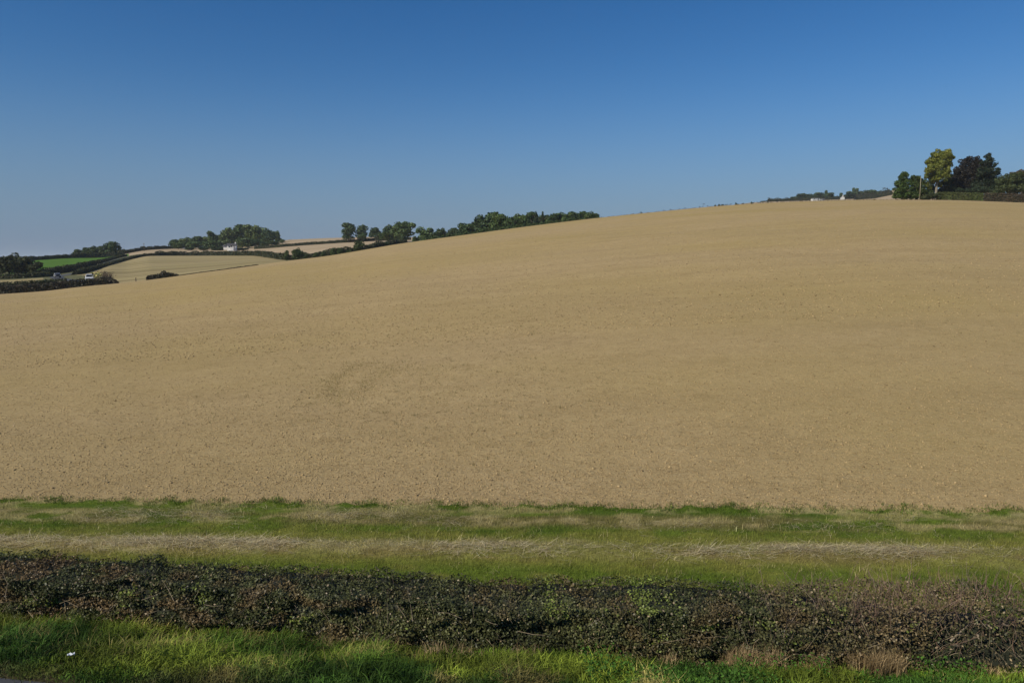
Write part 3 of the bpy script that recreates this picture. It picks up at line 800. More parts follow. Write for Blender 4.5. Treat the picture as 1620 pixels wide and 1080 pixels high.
# --- small growth on the skyline right of the wood
for px, w, top in ((1015,7,334),(1131,5,323.5),(1137,5,322.5),(1143,6,322.6),(1150,5,321.6),(1165,9,319.3),(1175,7,321),(1190,7,317.8),(1207,6,318.5),(1214,7,318)):
    tree('far_bush', px, w, top, 300, 'bush%d' % (px % 3), '%s tiny dark bush from the left just showing over the field crest' % ORD[sum(q < px for q in (1100,1131,1137,1143,1150,1165,1175,1190,1207,1214))-1] if px > 1015 else 'lone flat dark bush on the crest right of the long wood', 'bush', 'tiny bushes over the crest' if px > 1015 else None, (0.35,0.45,0.5), low=0.0)

# --- distant tree line at the right
far = [(1208,8,318),(1217,8,317),(1227,10,314.5),(1237,9,316),(1247,10,314.5),(1257,11,311.5),(1268,14,306),(1277,12,307),(1287,16,306.5),(1298,15,303),(1307,5,301.5),(1312,11,304.5),
       (1320,12,310.5),(1331,6,305.5),(1339,13,307),(1346,12,303),(1350.5,5,297.5),(1355.5,7,298.5),(1366,13,302),(1376,17,299.5),(1387,14,302.5),(1397,12,307.5),(1240,30,317),(1265,30,313),(1290,28,312),(1345,30,309),(1370,30,308)]
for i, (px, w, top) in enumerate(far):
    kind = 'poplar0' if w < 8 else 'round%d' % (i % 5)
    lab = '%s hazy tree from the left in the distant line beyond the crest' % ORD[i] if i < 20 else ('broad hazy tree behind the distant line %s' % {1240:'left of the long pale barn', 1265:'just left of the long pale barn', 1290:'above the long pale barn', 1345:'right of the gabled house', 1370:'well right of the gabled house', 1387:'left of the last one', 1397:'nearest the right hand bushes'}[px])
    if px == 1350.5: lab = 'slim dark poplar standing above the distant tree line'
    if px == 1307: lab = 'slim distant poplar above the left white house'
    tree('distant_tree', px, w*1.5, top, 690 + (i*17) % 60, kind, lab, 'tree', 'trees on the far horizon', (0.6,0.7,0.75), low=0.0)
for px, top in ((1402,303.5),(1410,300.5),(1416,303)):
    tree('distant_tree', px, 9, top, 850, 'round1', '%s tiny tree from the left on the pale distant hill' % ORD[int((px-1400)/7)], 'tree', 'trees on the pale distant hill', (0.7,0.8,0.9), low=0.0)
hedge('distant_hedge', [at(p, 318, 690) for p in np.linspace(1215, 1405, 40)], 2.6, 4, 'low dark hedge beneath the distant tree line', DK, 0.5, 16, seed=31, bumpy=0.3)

hedge('distant_hedge', [at(p, 314, 600) for p in np.linspace(1352, 1410, 20)], 5.0, 4, 'dark hedge line below the pale distant hill, left of the right hand bushes', DK, 0.5, 16, seed=32, bumpy=0.3)
# --- the group at the right
def special_crown(name, seed, blobs, n, size, hue, hue2, var=0.22, squash=0.85):
    rs = np.random.default_rng(seed)
    B = np.array(blobs, float)
    # break every lobe into smaller clumps
    C = []
    for b in B:
        C.append((b[0], b[1], b[2], b[3]*0.72))
        for _ in range(9):
            d = rs.normal(0, 1, 3); d /= np.linalg.norm(d)
            C.append((b[0]+d[0]*b[3]*0.75, b[1]+d[1]*b[3]*0.75, b[2]+d[2]*b[3]*0.75*squash, b[3]*rs.uniform(0.25, 0.48)))
    C = np.array(C); wt = C[:,3]**2; wt /= wt.sum(); which = rs.choice(len(C), n, p=wt)
    dirs = rs.normal(0, 1, (n, 3)); dirs /= np.linalg.norm(dirs, axis=1, keepdims=True)
    b = C[which]; P = b[:,:3] + dirs*b[:,3:4]*rs.uniform(0.65, 1.15, (n,1))*np.array([1,1,squash])
    V, Fc = leaf_cards(P, dirs, size, rs)
    t = rs.uniform(0, 1, len(C))[which]*0.7 + rs.uniform(0, 1, n)*0.3
    c = np.array(hue)*(1-t[:,None]) + np.array(hue2)*t[:,None]; c = np.clip(c*(1+rs.normal(0, var, (n,1))), 0.004, 1)
    return mesh_from(name, V, Fc, M['leaf'], cols=np.repeat(c, 4, 0))

def big_tree(name, px, Y, lobes, n, size, hue, hue2, label, cat='tree', trunk=None, seed=1, bark='bark', group=None, squash=0.85, limbs=()):
    """lobes: (px, row, radius in px, depth offset in m), turned into metres at distance Y"""
    x, y = at(px, 300, Y); z0 = gz(x, y)
    bl = []
    for lp, lr, rad, dy in lobes:
        lx, ly = at(lp, lr, Y + dy); bl.append((lx - x, dy, z_at(lr, Y+dy, lp) - z0, rad/F*Y))
    root = link(name, None, loc=(x, y, z0), label=label, category=cat, group=group)
    c = link('crown', special_crown('crown', seed, bl, n, size, hue, hue2, squash=squash), root); c.color = (1,1,1,1)
    mb = MB(); hs = max(b[2] for b in bl)
    mb.tube([(0,0,-0.5),(0,0,0.4),(0.1,0,hs*0.35),(0.0,0,hs*0.8)], [0.5,0.36,0.28,0.08] if trunk is None else trunk, 10)
    for b in bl[:8]:
        zz = max(0.2, min(hs*0.4, b[2]*0.4))
        mb.tube([(0.05,0,zz),(b[0]*0.5,b[1]*0.5,(zz+b[2])*0.5),(b[0],b[1],b[2])], [0.15,0.1,0.04], 6)
    mb.build('trunk', M[bark], root, smooth=True)
    return root

big_tree('sycamore_tree', 1481, 208, [(1484,244,9,0),(1498,243,9,0),(1504,249,6,0),(1474,254,9,1),(1490,256,12,0),(1500,258,8,1),(1471,268,9,-1),(1484,270,13,0),(1497,270,8,0),(1468,279,6,0),(1478,283,9,0),(1492,281,8,-1),(1503,278,4,0),(1472,293,6,1),(1486,292,5,1)],
    17000, 0.19, (0.10,0.135,0.024), (0.27,0.275,0.050), 'tall yellow green tree with a forked top at the right, above a pale trunk', trunk=[0.45,0.36,0.28,0.10], seed=41, bark='pale_bark')
big_tree('hazel_bush', 1430, 203, [(1429,281,9,0),(1424,290,9,0),(1436,289,9,0),(1424,301,10,0),(1436,302,10,0),(1420,309,8,0),(1445,308,9,0),(1430,310,9,0)],
    9000, 0.18, (0.035,0.065,0.014), (0.085,0.14,0.028), 'rounded dark green bush with a brighter top, left end of the right hand trees', 'bush', seed=42)
big_tree('elder_bush', 1451, 205, [(1450,283,8,0),(1457,288,8,0),(1447,294,8,0),(1458,299,9,0),(1462,308,9,0),(1450,306,9,0),(1470,309,8,0)],
    7500, 0.18, (0.035,0.060,0.016), (0.095,0.13,0.03), 'dark green bush with yellowish leaves beside the utility pole', 'bush', seed=43)
big_tree('copper_beech_tree', 1530, 216, [(1533,268,12,0),(1524,276,11,0),(1551,262,9,0),(1556,278,12,0),(1560,294,12,0),(1503,287,9,0),(1501,301,9,0),(1516,292,11,0),(1535,282,14,0),(1522,303,10,0),(1545,305,10,0),(1512,283,9,0),(1507,296,8,0),(1518,270,9,0),(1527,259,10,0),(1538,255,9,0),(1546,256,9,0),(1530,273,13,0),(1545,272,14,0),(1522,288,12,0),(1538,290,14,0),(1513,300,10,0),(1530,301,10,0),(1548,300,10,0)],
    20000, 0.22, (0.016,0.015,0.013), (0.038,0.032,0.026), 'broad blackish purple tree right of the tall yellow green tree', seed=44)

def conifer_lobes(px, top, base, half, n=15):
    out = []
    for i in range(n):
        f = i/(n-1); r_ = top + (base-top)*f; hw = half*(0.10+0.90*f**0.8)
        out.append((px + (-1)**i*hw*0.55, r_+2, 2.5+hw*0.45, (-1)**(i//2)*hw*0.05))
        out.append((px, r_+2, 2.0+hw*0.35, 0))
    return out
big_tree('yew_tree', 1564, 212, conifer_lobes(1564, 242, 302, 28), 16000, 0.19, (0.014,0.026,0.014), (0.036,0.055,0.026), 'dark pointed evergreen rising behind the hedge at the right', seed=45, squash=0.6)
big_tree('laurel_bush', 1540, 203, [(1518,301,6,0),(1530,302,6,0),(1543,300,7,0),(1556,301,7,0),(1569,300,7,0)], 5000, 0.16, (0.022,0.036,0.018), (0.05,0.075,0.035), 'low dark shrubbery in front of the blackish tree and the evergreen', 'bush', seed=46)
big_tree('garden_tree', 1598, 201, [(1584,286,9,0),(1596,283,10,0),(1610,281,11,0),(1582,299,10,0),(1598,298,11,0),(1614,297,11,0),(1628,288,12,0),(1632,301,11,0),(1590,292,12,1),(1604,290,12,1),(1618,291,12,1),(1576,303,8,1)], 17000, 0.18, (0.045,0.065,0.022), (0.10,0.125,0.045), 'mid green rounded tree behind the hedge at the right edge', seed=47)
big_tree('cherry_tree', 1616, 214, [(1606,277,7,0),(1617,275,8,0),(1628,274,9,0),(1640,277,10,0),(1622,287,10,0)], 6000, 0.18, (0.09,0.055,0.035), (0.16,0.11,0.06), 'reddish brown tree top showing over the mid green tree at the right edge', seed=48)

big_tree('bramble_bush', 1478, 199, [(1470,311,6,0),(1478,309,6,0),(1486,311,6,0),(1464,312,6,0)], 3500, 0.15, (0.030,0.045,0.018), (0.07,0.085,0.03), 'low dark bush at the foot of the pale trunk beside the clipped hedge', 'bush', seed=50)
big_tree('holly_bush', 1492, 211, [(1487,302,6,1),(1493,293,8,1),(1500,288,8,1),(1503,299,9,0),(1494,306,8,0),(1471,305,8,1),(1474,298,7,2)], 6500, 0.17, (0.020,0.036,0.016), (0.045,0.070,0.028), 'dark holly like bush filling the gap between the pale trunk and the blackish tree', 'bush', seed=49)
# --- utility poles
def utility_pole(px, top, Y, rad, label, mat, arm=True):
    x, y = at(px, top, Y); z0 = gz(x, y); h = z_at(top, Y, px) - z0
    root = link('utility_pole', None, loc=(x, y, z0), label=label, category='utility pole')
    mb = MB(); mb.tube([(0,0,-0.4),(0,0,h)], [rad, rad*0.75], 10); mb.build('pole', mat, root, smooth=True)
    if arm:
        mb = MB(); mb.box(-0.6, 0.6, -0.06-rad, 0.02-rad, h-0.45, h-0.33); mb.build('crossarm', mat, root)
        for s in (-0.5, 0, 0.5):
            mb = MB(); mb.tube([(s,-rad-0.02,h-0.33),(s,-rad-0.02,h-0.26),(s,-rad-0.02,h-0.17)], [0.05,0.07,0.03], 8); mb.build('insulator', M['lamp_glass'], root, smooth=True)
    return root
utility_pole(1457, 280, 199, 0.105, 'pale wooden utility pole in front of the bushes left of the tall yellow green tree', M['pole'], arm=False)
utility_pole(227.5, 384.5, 455, 0.16, 'thin dark utility pole on the skyline hedge at the left', M['bark'])

# --- buildings
def house(px, Y, w, d, h, roof_h, rot, label, name='farmhouse', roofmat='slate', wing=None, dz=0.0, chim=True):
    x, y = at(px, 390 if px < 800 else 315, Y); z0 = gz(x, y) + dz
    root = link(name, None, loc=(x, y, z0), rotz=R(rot), label=label, category='house')
    def block(x0, x1, y0, y1, hh, rh, axis):
        mb = MB()
        if axis == 'x': mb.prism([(y0,-1.0),(y1,-1.0),(y1,hh),((y0+y1)/2,hh+rh),(y0,hh)], x0, x1, 'x')
        else: mb.prism([(x0,-1.0),(x1,-1.0),(x1,hh),((x0+x1)/2,hh+rh),(x0,hh)], y0, y1, 'y')
        mb.build('wall', M['white' if name != 'cottage' else 'hazed_render'], root)
        mb = MB(); e = 0.3; t = 0.14
        a0, a1, b0, b1 = (y0, y1, x0, x1) if axis == 'x' else (x0, x1, y0, y1)
        m_ = (a0+a1)/2; sl = rh/((a1-a0)/2)
        pr = [(a0-e,hh-e*sl+0.03),(m_,hh+rh+0.03),(a1+e,hh-e*sl+0.03),(a1+e,hh-e*sl+0.03+t),(m_,hh+rh+0.03+t*1.2),(a0-e,hh-e*sl+0.03+t)]
        mb.prism(pr, b0-e, b1+e, 'x' if axis == 'x' else 'y')
        rf = mb.build('roof', M[roofmat], root)
        return rf
    rf = block(-w/2, w/2, -d/2, d/2, h, roof_h, 'x')
    if chim:
        mb = MB(); mb.box(w/2-0.9, w/2-0.2, -0.4, 0.4, h+roof_h*0.6, h+roof_h+0.9); mb.build('chimney', M['white'], rf)
    if wing: block(wing[0], wing[1], -d/2-wing[2], -d/2+0.5, h-0.5, roof_h*0.8, 'y')
    nwin = max(2, int(w/2.6))
    for i in range(nwin):
        cx = -w/2 + w*(i+0.5)/nwin
        if wing and wing[0]-0.5 < cx < wing[1]+0.5: continue
        for zz in ([0.9] if h < 3.5 else [0.9, h-1.7]):
            if i == nwin//2 and zz == 0.9:
                mb = MB(); mb.box(cx-0.45, cx+0.45, -d/2-0.03, -d/2+0.05, 0, 2.05); mb.build('door', M['slate'], root); continue
            mb = MB(); mb.box(cx-0.5, cx+0.5, -d/2-0.04, -d/2+0.05, zz, zz+1.15); fr = mb.build('window', M['paint'], root)
            mb = MB(); mb.box(cx-0.42, cx+0.42, -d/2-0.06, -d/2-0.03, zz+0.08, zz+1.07); mb.build('pane', M['glass'], fr)
    if wing:
        cx = (wing[0]+wing[1])/2
        mb = MB(); mb.box(cx-0.5, cx+0.5, -d/2-wing[2]-0.04, -d/2-wing[2]+0.05, 1.2, 2.3); fr = mb.build('window', M['paint'], root)
        mb = MB(); mb.box(cx-0.42, cx+0.42, -d/2-wing[2]-0.06, -d/2-wing[2]-0.03, 1.28, 2.22); mb.build('pane', M['glass'], fr)
    return root
house(367, 447, 5.2, 4.0, 2.3, 1.1, 14, 'white farmhouse gleaming in front of the wood at the left', wing=(-0.8, 1.2, 1.2), dz=0.9)
house(358.5, 451, 3.4, 2.6, 1.0, 0.7, 14, 'small white outbuilding against the left side of the farmhouse', name='outbuilding', dz=1.4, chim=False)
house(1333, 640, 4.0, 3.4, 1.0, 1.5, 62, 'white gabled house at the foot of the distant tree line', name='cottage', dz=0.6)
house(1301.5, 640, 2.8, 2.4, 1.1, 0.7, 0, 'tiny low white house under the distant trees, left of the gabled house', name='cottage', dz=-0.3, chim=False)
house(1290, 650, 6.4, 4.5, 1.2, 0.9, 0, 'long pale grey roofed barn at the left end of the distant houses', name='barn', roofmat='grey_roof', dz=-0.2, chim=False)

# --- vehicles on the lane
def vehicle(name, px, Y, rot, L, W, H, label, paint, van=True, nose=None):
    x, y = at(px, 440, Y); z0 = gz(x, y) + 0.12
    root = link(name, None, loc=(x, y, z0), rotz=R(rot), label=label, category='van' if van else 'car')
    b0 = 0.32; hw = W/2
    belt = H*0.52; 
    if van: prof = [(-L/2,b0),(L/2-0.1,b0),(L/2,b0+0.35),(L/2-0.08,belt-0.05),(L/2-0.75,belt+0.12),(L/2-1.55,H-0.08),(L/2-2.0,H),(-L/2+0.12,H),(-L/2,H-0.15)]
    else: prof = [(-L/2,b0+0.1),(L/2-0.08,b0),(L/2,b0+0.3),(L/2-0.1,belt-0.08),(L/2-1.05,belt+0.03),(L/2-1.75,H-0.08),(L/2-2.2,H),(-L/2+1.1,H-0.03),(-L/2+0.35,belt+0.12),(-L/2,belt)]
    # body with tumblehome: three stations across
    mb = MB(); n = len(prof); V = []; st = [(-hw,0.93),(-hw*0.93,1.0),(hw*0.93,1.0),(hw,0.93)]
    for s_, k in st:
        for a, z in prof:
            inset = 0.0 if z < belt+0.15 else 0.12
            yy = s_*(1-inset) if abs(s_) > 0 else s_
            V.append((a*(1 if k == 1 else 0.985), yy, b0+(z-b0)*(1 if k == 1 else 0.96)))
    fs = [tuple(range(n)), tuple(range(4*n-1, 3*n-1, -1))]
    for q in range(3):
        for k in range(n): fs.append((q*n+k, (q+1)*n+k, (q+1)*n+(k+1)%n, q*n+(k+1)%n))
    mb.add(V, fs); mb.build('body', M[paint], root)
    # windscreen, set just proud of the sloping panel
    (a1, z1), (a2, z2) = (prof[4], prof[5])
    def on(t, off): return a1+(a2-a1)*t+off*0.7, z1+(z2-z1)*t+off*0.6
    mb = MB(); p0, p1 = on(0.08, 0.03), on(0.95, 0.03)
    mb.add([(p0[0],-hw*0.84,p0[1]),(p0[0],hw*0.84,p0[1]),(p1[0],hw*0.76,p1[1]),(p1[0],-hw*0.76,p1[1]),(p0[0]-.1,-hw*0.84,p0[1]-.1),(p0[0]-.1,hw*0.84,p0[1]-.1),(p1[0]-.1,hw*0.76,p1[1]-.1),(p1[0]-.1,-hw*0.76,p1[1]-.1)],
           [(0,1,2,3),(7,6,5,4),(0,4,5,1),(1,5,6,2),(2,6,7,3),(3,7,4,0)])
    mb.build('windscreen', M['glass'], root)
    for s_ in (-1, 1):
        mb = MB(); yy = s_*hw*0.905; xa, xb = L/2-1.45, (L/2-2.6 if van else -L/2+0.95)
        mb.add([(xa+0.25,yy+s_*0.05,belt+0.16),(xb,yy+s_*0.05,belt+0.16),(xb+0.15,yy,H-0.2),(xa-0.15,yy,H-0.2),(xa+0.25,yy-s_*0.05,belt+0.16),(xb,yy-s_*0.05,belt+0.16),(xb+0.15,yy-s_*0.1,H-0.2),(xa-0.15,yy-s_*0.1,H-0.2)],
               [(0,1,2,3),(7,6,5,4),(0,4,5,1),(1,5,6,2),(2,6,7,3),(3,7,4,0)])
        mb.build('side_window', M['glass'], root)
        mb = MB(); mb.box(L/2-0.22, L/2-0.01, s_*hw*0.72-0.18, s_*hw*0.72+0.18, belt-0.33, belt-0.14); mb.build('headlight', M['lamp_glass'], root)
        mb = MB(); mb.box(L/2-1.35, L/2-1.15, s_*(hw+0.12)-0.11, s_*(hw+0.12)+0.11, belt+0.15, belt+0.40); mb.build('mirror', M['tyre'], root)
        for ax in (L/2-0.85, -L/2+0.85):
            mb = MB(); mb.tube([(ax, s_*(hw-0.24), 0.33), (ax, s_*(hw+0.02), 0.33)], 0.33, 16); wh = mb.build('wheel', M['tyre'], root)
            mb = MB(); mb.tube([(ax, s_*(hw+0.005), 0.33), (ax, s_*(hw+0.035), 0.33)], 0.20, 12); mb.build('rim', M['silver'], wh)
    mb = MB(); mb.box(L/2-0.10, L/2+0.06, -hw*0.9, hw*0.9, b0-0.02, b0+0.22); mb.build('bumper', M['tyre'], root)
    mb = MB(); mb.box(L/2-0.06, L/2+0.035, -hw*0.55, hw*0.55, b0+0.3, b0+0.48); mb.build('grille', M['tyre'], root)
    return root
vehicle('white_van', 142, 198, -64, 4.7, 1.85, 1.85, 'white van coming head on along the lane behind the dark hedge', 'paint')
vehicle('parked_car', 91, 219, -52, 3.8, 1.6, 1.25, 'small pale car on the lane, left of the white van', 'silver', van=False)

# pale flowering shrub beside the van and bare twigs above the hedge end
def twig_bush(name, px, Y, w, h, label, cols, n_leaf, size, twigs=30, seed=3, zoff=0.0):
    x, y = at(px, 437, Y); z0 = gz(x, y); rs = np.random.default_rng(seed)
    root = link(name, None, loc=(x, y, z0), label=label, category='bush')
    mb = MB()
    for i in range(twigs):
        a, q = rs.uniform(0, 6.28), rs.uniform(0.2, 1)*w/2
        hh = h*rs.uniform(0.6, 1.0)
        mb.tube([(0.15*math.cos(a),0.15*math.sin(a),0),(q*0.6*math.cos(a),q*0.6*math.sin(a),hh*0.6),(q*math.cos(a),q*math.sin(a),hh)], [0.04,0.025,0.01], 4)
    mb.build('stems', M['bark'], root)
    if n_leaf:
        P = np.column_stack([rs.normal(0, w*0.24, n_leaf), rs.normal(0, w*0.24, n_leaf), zoff + (h-zoff)*rs.beta(2,1.4,n_leaf)])
        V, Fc = leaf_cards(P, rs.normal(0,1,(n_leaf,3)), size, rs)
        c = np.array(cols)[rs.integers(0, len(cols), n_leaf)]
        link('foliage', mesh_from('foliage', V, Fc, M['dry'], cols=np.repeat(c,4,0)), root)
    return root
twig_bush('shrub', 154.5, 180, 2.4, 3.0, 'shrub flecked with pale yellow and cream leaves just right of the white van', [(0.80,0.72,0.30),(0.85,0.82,0.62),(0.75,0.66,0.22),(0.10,0.11,0.04)], 90, 0.26, seed=61, zoff=1.3)
twig_bush('bare_bush', 166, 184, 2.6, 3.1, 'thin reddish twiggy bush over the hedge, right of the pale flecked shrub', [(0.06,0.035,0.025),(0.09,0.05,0.03)], 130, 0.10, 60, seed=62, zoff=1.0)
twig_bush('bare_bush', 173, 172, 2.4, 2.9, 'reddish twiggy bush at the very end of the dark field hedge', [(0.06,0.035,0.025),(0.09,0.05,0.03)], 150, 0.10, 60, seed=63, zoff=0.8)
x, y = at(215, 443, 172); mb = MB(); mb.box(-0.08,0.08,-0.08,0.08,-0.2,0.95)
mb.build('wooden_post', M['bark'], None, loc=(x, y, gz(x, y)), label='short dark post alone between the dark hedge end and the brown stub', category='post')

# --- rooks on the crest and in the air
def rook_parts(flying):
    mb = MB()
    body = [(-0.26,0,0.20),(-0.12,0,0.22),(0.04,0,0.26),(0.14,0,0.33),(0.19,0,0.38)] if not flying else [(-0.25,0,0),(-0.1,0,0),(0.06,0,0.01),(0.16,0,0.02),(0.21,0,0.02)]
    mb.tube(body, [0.03,0.075,0.09,0.06,0.035], 8)
    hp_ = body[-1]; mb.tube([hp_, (hp_[0]+0.05,0,hp_[2]), (hp_[0]+0.12,0,hp_[2]-0.015)], [0.04,0.022,0.004], 6)
    out = [('body', mb)]
    if flying:
        for s in (-1, 1):
            w = MB(); w.add([(0.10,s*0.05,0.02),(-0.10,s*0.05,0.02),(-0.12,s*0.30,0.12),(0.08,s*0.28,0.13),(-0.10,s*0.52,0.10),(0.02,s*0.50,0.11),
                             (0.10,s*0.05,0.0),(-0.10,s*0.05,0.0),(-0.12,s*0.30,0.10),(0.08,s*0.28,0.11),(-0.10,s*0.52,0.09),(0.02,s*0.50,0.10)],
                [(0,1,2,3),(3,2,4,5),(9,8,7,6),(11,10,8,9),(0,6,7,1),(1,7,8,2),(2,8,10,4),(4,10,11,5),(5,11,9,3),(3,9,6,0)]); out.append(('wing', w))
    else:
        for s in (-1, 1):
            w = MB(); w.tube([(0.0,s*0.035,0.2),(0.02,s*0.04,0.08),(0.0,s*0.04,0.0),(0.05,s*0.04,0.0)], [0.02,0.01,0.01,0.008], 5); out.append(('leg', w))
            w = MB(); w.tube([(0.08,s*0.07,0.29),(-0.08,s*0.085,0.23),(-0.27,s*0.03,0.17)], [0.03,0.045,0.01], 6); out.append(('wing', w))
    t = MB(); zt = 0.18 if not flying else 0.0
    t.box(-0.38, -0.24, -0.05, 0.05, zt-0.01, zt+0.015); out.append(('tail', t))
    return out
def rook(loc, rot, label, flying=False, group=None, scale=1.0):
    root = link('rook', None, loc=loc, rotz=rot, label=label, category='bird', group=group, scale=(scale,)*3)
    for nm, mb in rook_parts(flying): mb.build(nm, M['bird'], root, smooth=True)
    return root
rr = random.Random(5)
for px, Y in ((1107,228),(1112,232),(1119.5,229),(1143,218),(1148,215),(1175,206),(1192,215),(1199,210),(1203,212),(1229,205),(1156,226),(1050,238),(1061,238),(1075,238),(1084,238)):
    x, y = at(px, 326, Y)
    rook((x, y, gz(x, y)+0.02), rr.uniform(0, 6.28), '%s black rook from the left standing near the crest' % ORD[sorted((1107,1112,1119.5,1143,1148,1175,1192,1199,1203,1229,1156,1050,1061,1075,1084)).index(px)], group='rooks on the crest' if px > 1086 else 'rooks left of the flock', scale=1.15)
x, y = at(1113.5, 323, 235); rook((x, y, z_at(323, 235, 1113.5)), 0.4, 'black rook in low flight just over the crest of the field', True, scale=1.2)
x, y = at(1497, 137, 260); rook((x, y, z_at(137, 260, 1497)), 1.2, 'lone dark bird high in the blue sky at the upper right', True, scale=0.9)

# ---------------------------------------------------------------- near ground cover
def blades(name, x, y, z, length, width, az, lean, cols, mat, segs=2, parent=None, flat=False, **kw):
    """grass blades as one mesh: bent ribbons (3 triangles) or single triangles"""
    n = len(x); dx, dy = np.cos(az), np.sin(az)
    sx, sy = -dy*width/2, dx*width/2
    rs = np.random.default_rng(len(name)); tw = rs.uniform(-1, 1, n); sx2, sy2 = sx*np.cos(tw)-sy*np.sin(tw), sx*np.sin(tw)+sy*np.cos(tw)
    B = np.stack([x, y, z], 1)
    L1 = length*0.55
    l1 = lean if flat else lean*0.5
    mid = B + np.stack([dx*np.sin(l1)*L1, dy*np.sin(l1)*L1, np.cos(l1)*L1], 1)
    L2_ = length*0.45; l2 = lean + 0.12 if flat else lean*1.5
    tip = mid + np.stack([dx*np.sin(l2)*L2_, dy*np.sin(l2)*L2_, np.cos(l2)*L2_], 1)
    S = np.stack([sx2, sy2, np.zeros(n)], 1)
    if segs == 2:
        V = np.stack([B-S, B+S, mid+S*0.75, mid-S*0.75, tip], 1).reshape(-1, 3)
        k = np.arange(n)[:, None]*5
        Fc = np.stack([k+0,k+1,k+2, k+0,k+2,k+3, k+3,k+2,k+4], 1).reshape(-1, 3); per = 5
    else:
        V = np.stack([B-S, B+S, tip], 1).reshape(-1, 3); Fc = np.arange(n*3).reshape(-1, 3); per = 3
    me = mesh_from(name, V, Fc, mat, cols=np.repeat(np.clip(cols, 0.004, 1), per, 0))
    return link(name, me, parent, **kw)

rs = np.random.default_rng(99)
# short mown turf
n = 330000
x = rs.uniform(-17.5, 17.5, n); t = rs.uniform(0, 1, n)
y0 = hedge_back(x) - 0.1; y1 = edge_y(x) + 0.08
y = y0 + (y1-y0)*t
keep = (np.abs(x) < y*0.78+1.5); x, y = x[keep], y[keep]
keep = rs.random(len(x)) < np.where(np.abs(y-field_line_y(x)) < 0.5, sstep(0.35, 0.6, fbm(x*1.6, y*3.0, 21)*0.5+fbm(x*0.9,y*2,77)*0.5)*0.8+0.2, 1.0); x, y = x[keep], y[keep]
n = len(x); z = mz(x.copy(), y.copy())
c = margin_col(x, y)*(1+rs.normal(0, 0.34, (n,1)))*1.12
blades('short_grass', x, y, z-0.005, rs.uniform(0.025, 0.085, n)*(0.7+0.8*vn(x*1.3, y*1.3, 8)), rs.uniform(0.005, 0.010, n), rs.uniform(0, 6.28, n), rs.uniform(0.15, 1.1, n), c, M['blade'], 1, kind='stuff',
       label='short mown green grass on the strip between the hedge and the tilled field')
# raked dry hay lying in the swaths
def hay(n, yf, spread, zmax, dens, lmax, name, lab, amp=1.0):
    x = rs.uniform(-16, 16, n*2); y = yf(x) + rs.normal(0, spread, n*2)
    keep = rs.random(n*2) < dens(x, y); x, y = x[keep], y[keep]; n = len(x)
    z = mz(x.copy(), y.copy()) + rs.random(n)**1.5*zmax*np.exp(-((y-yf(x))/spread)**2*0.5) + 0.01
    az = rs.normal(0.0, 0.75, n) + np.pi*(rs.random(n) < 0.5) + 0.9*(vn(x*0.9, y*2, 15)-0.5)
    c = np.array([0.64,0.54,0.32])*(1+rs.normal(0, 0.30, (n,1)))
    b_ = rs.random(n) < 0.3; c[b_] *= np.array([0.5,0.42,0.35])
    blades(name, x, y, z, rs.uniform(0.08, lmax, n), rs.uniform(0.004, 0.008, n), az, rs.normal(1.50, 0.13, n), c*amp, M['dry'], 2, flat=True, kind='stuff', label=lab)
hay(12000, swath_y, 0.17, 0.04, lambda x, y: 0.10+0.75*sstep(0.42, 0.66, fbm(x*0.55, y*0.8, 44)), 0.42, 'hay_swath', 'pale dry hay lying in a long raked row on the mown strip')
hay(4500, swath2_y, 0.30, 0.05, lambda x, y: sstep(0.42, 0.62, fbm(x*0.6, y*1.2, 46)), 0.28, 'hay_swath', 'thin patchy dry hay lying along the edge of the tilled soil', 0.85)

# clods, chopped straw and painted shadow dashes on the near part of the field
def scatter_field(n, ymax, power):
    r_ = 14.7 - np.log(1-rs.random(n)*0.995)*power; a = rs.uniform(-R(38.5), R(38.5), n)
    x = r_*np.tan(a)*0.98; y = r_
    keep = y > field_line_y(x) + 0.04 + 0.30*(fbm(x*0.9, x*0+1.7, 55, 4)-0.4); return x[keep], y[keep]
OCT = np.array([(1,0,0),(0,1,0),(-1,0,0),(0,-1,0),(0,0,1),(0,0,-1)], float)
OF = np.array([(0,1,4),(1,2,4),(2,3,4),(3,0,4),(1,0,5),(2,1,5),(3,2,5),(0,3,5)])
x, y = scatter_field(110000, 0, 15.0); n = len(x); z = ground_z(x, y)
sz = 0.009 + 0.016*rs.random(n)**2 + 0.022*(rs.random(n) < 0.04)*rs.random(n)
V = OCT[None]*(sz[:,None,None])*rs.uniform(0.55, 1.4, (n,6,1))
ang = rs.uniform(0, 6.28, n); ca, sa = np.cos(ang)[:,None], np.sin(ang)[:,None]
V = np.stack([V[...,0]*ca - V[...,1]*sa, V[...,0]*sa + V[...,1]*ca, V[...,2]*0.75], -1) + np.stack([x,y,z+sz*0.25],1)[:,None]
Fc = (OF[None] + (np.arange(n)*6)[:,None,None]).reshape(-1,3)
c = np.array([0.440,0.325,0.168])*(1+rs.normal(0, 0.14, (n,1))); dk = rs.random(n) < 0.22; c[dk] *= 0.60; pl = rs.random(n) < 0.02; c[pl] *= 1.35
link('soil_clods', mesh_from('soil_clods', V.reshape(-1,3), Fc, M['clod'], cols=np.repeat(np.clip(c,0,0.9),6,0)), kind='stuff', label='small dry clods of pale tilled soil')
x, y = scatter_field(70000, 0, 12.0); n = len(x); z = ground_z(x, y)+0.012
c = np.array([0.52,0.43,0.27])*(1+rs.normal(0, 0.2, (n,1))); dk = rs.random(n) < 0.60; c[dk] = c[dk]*np.array([0.36,0.33,0.27])  # dark share: clod shadows and tufts drawn as dark coloured blades
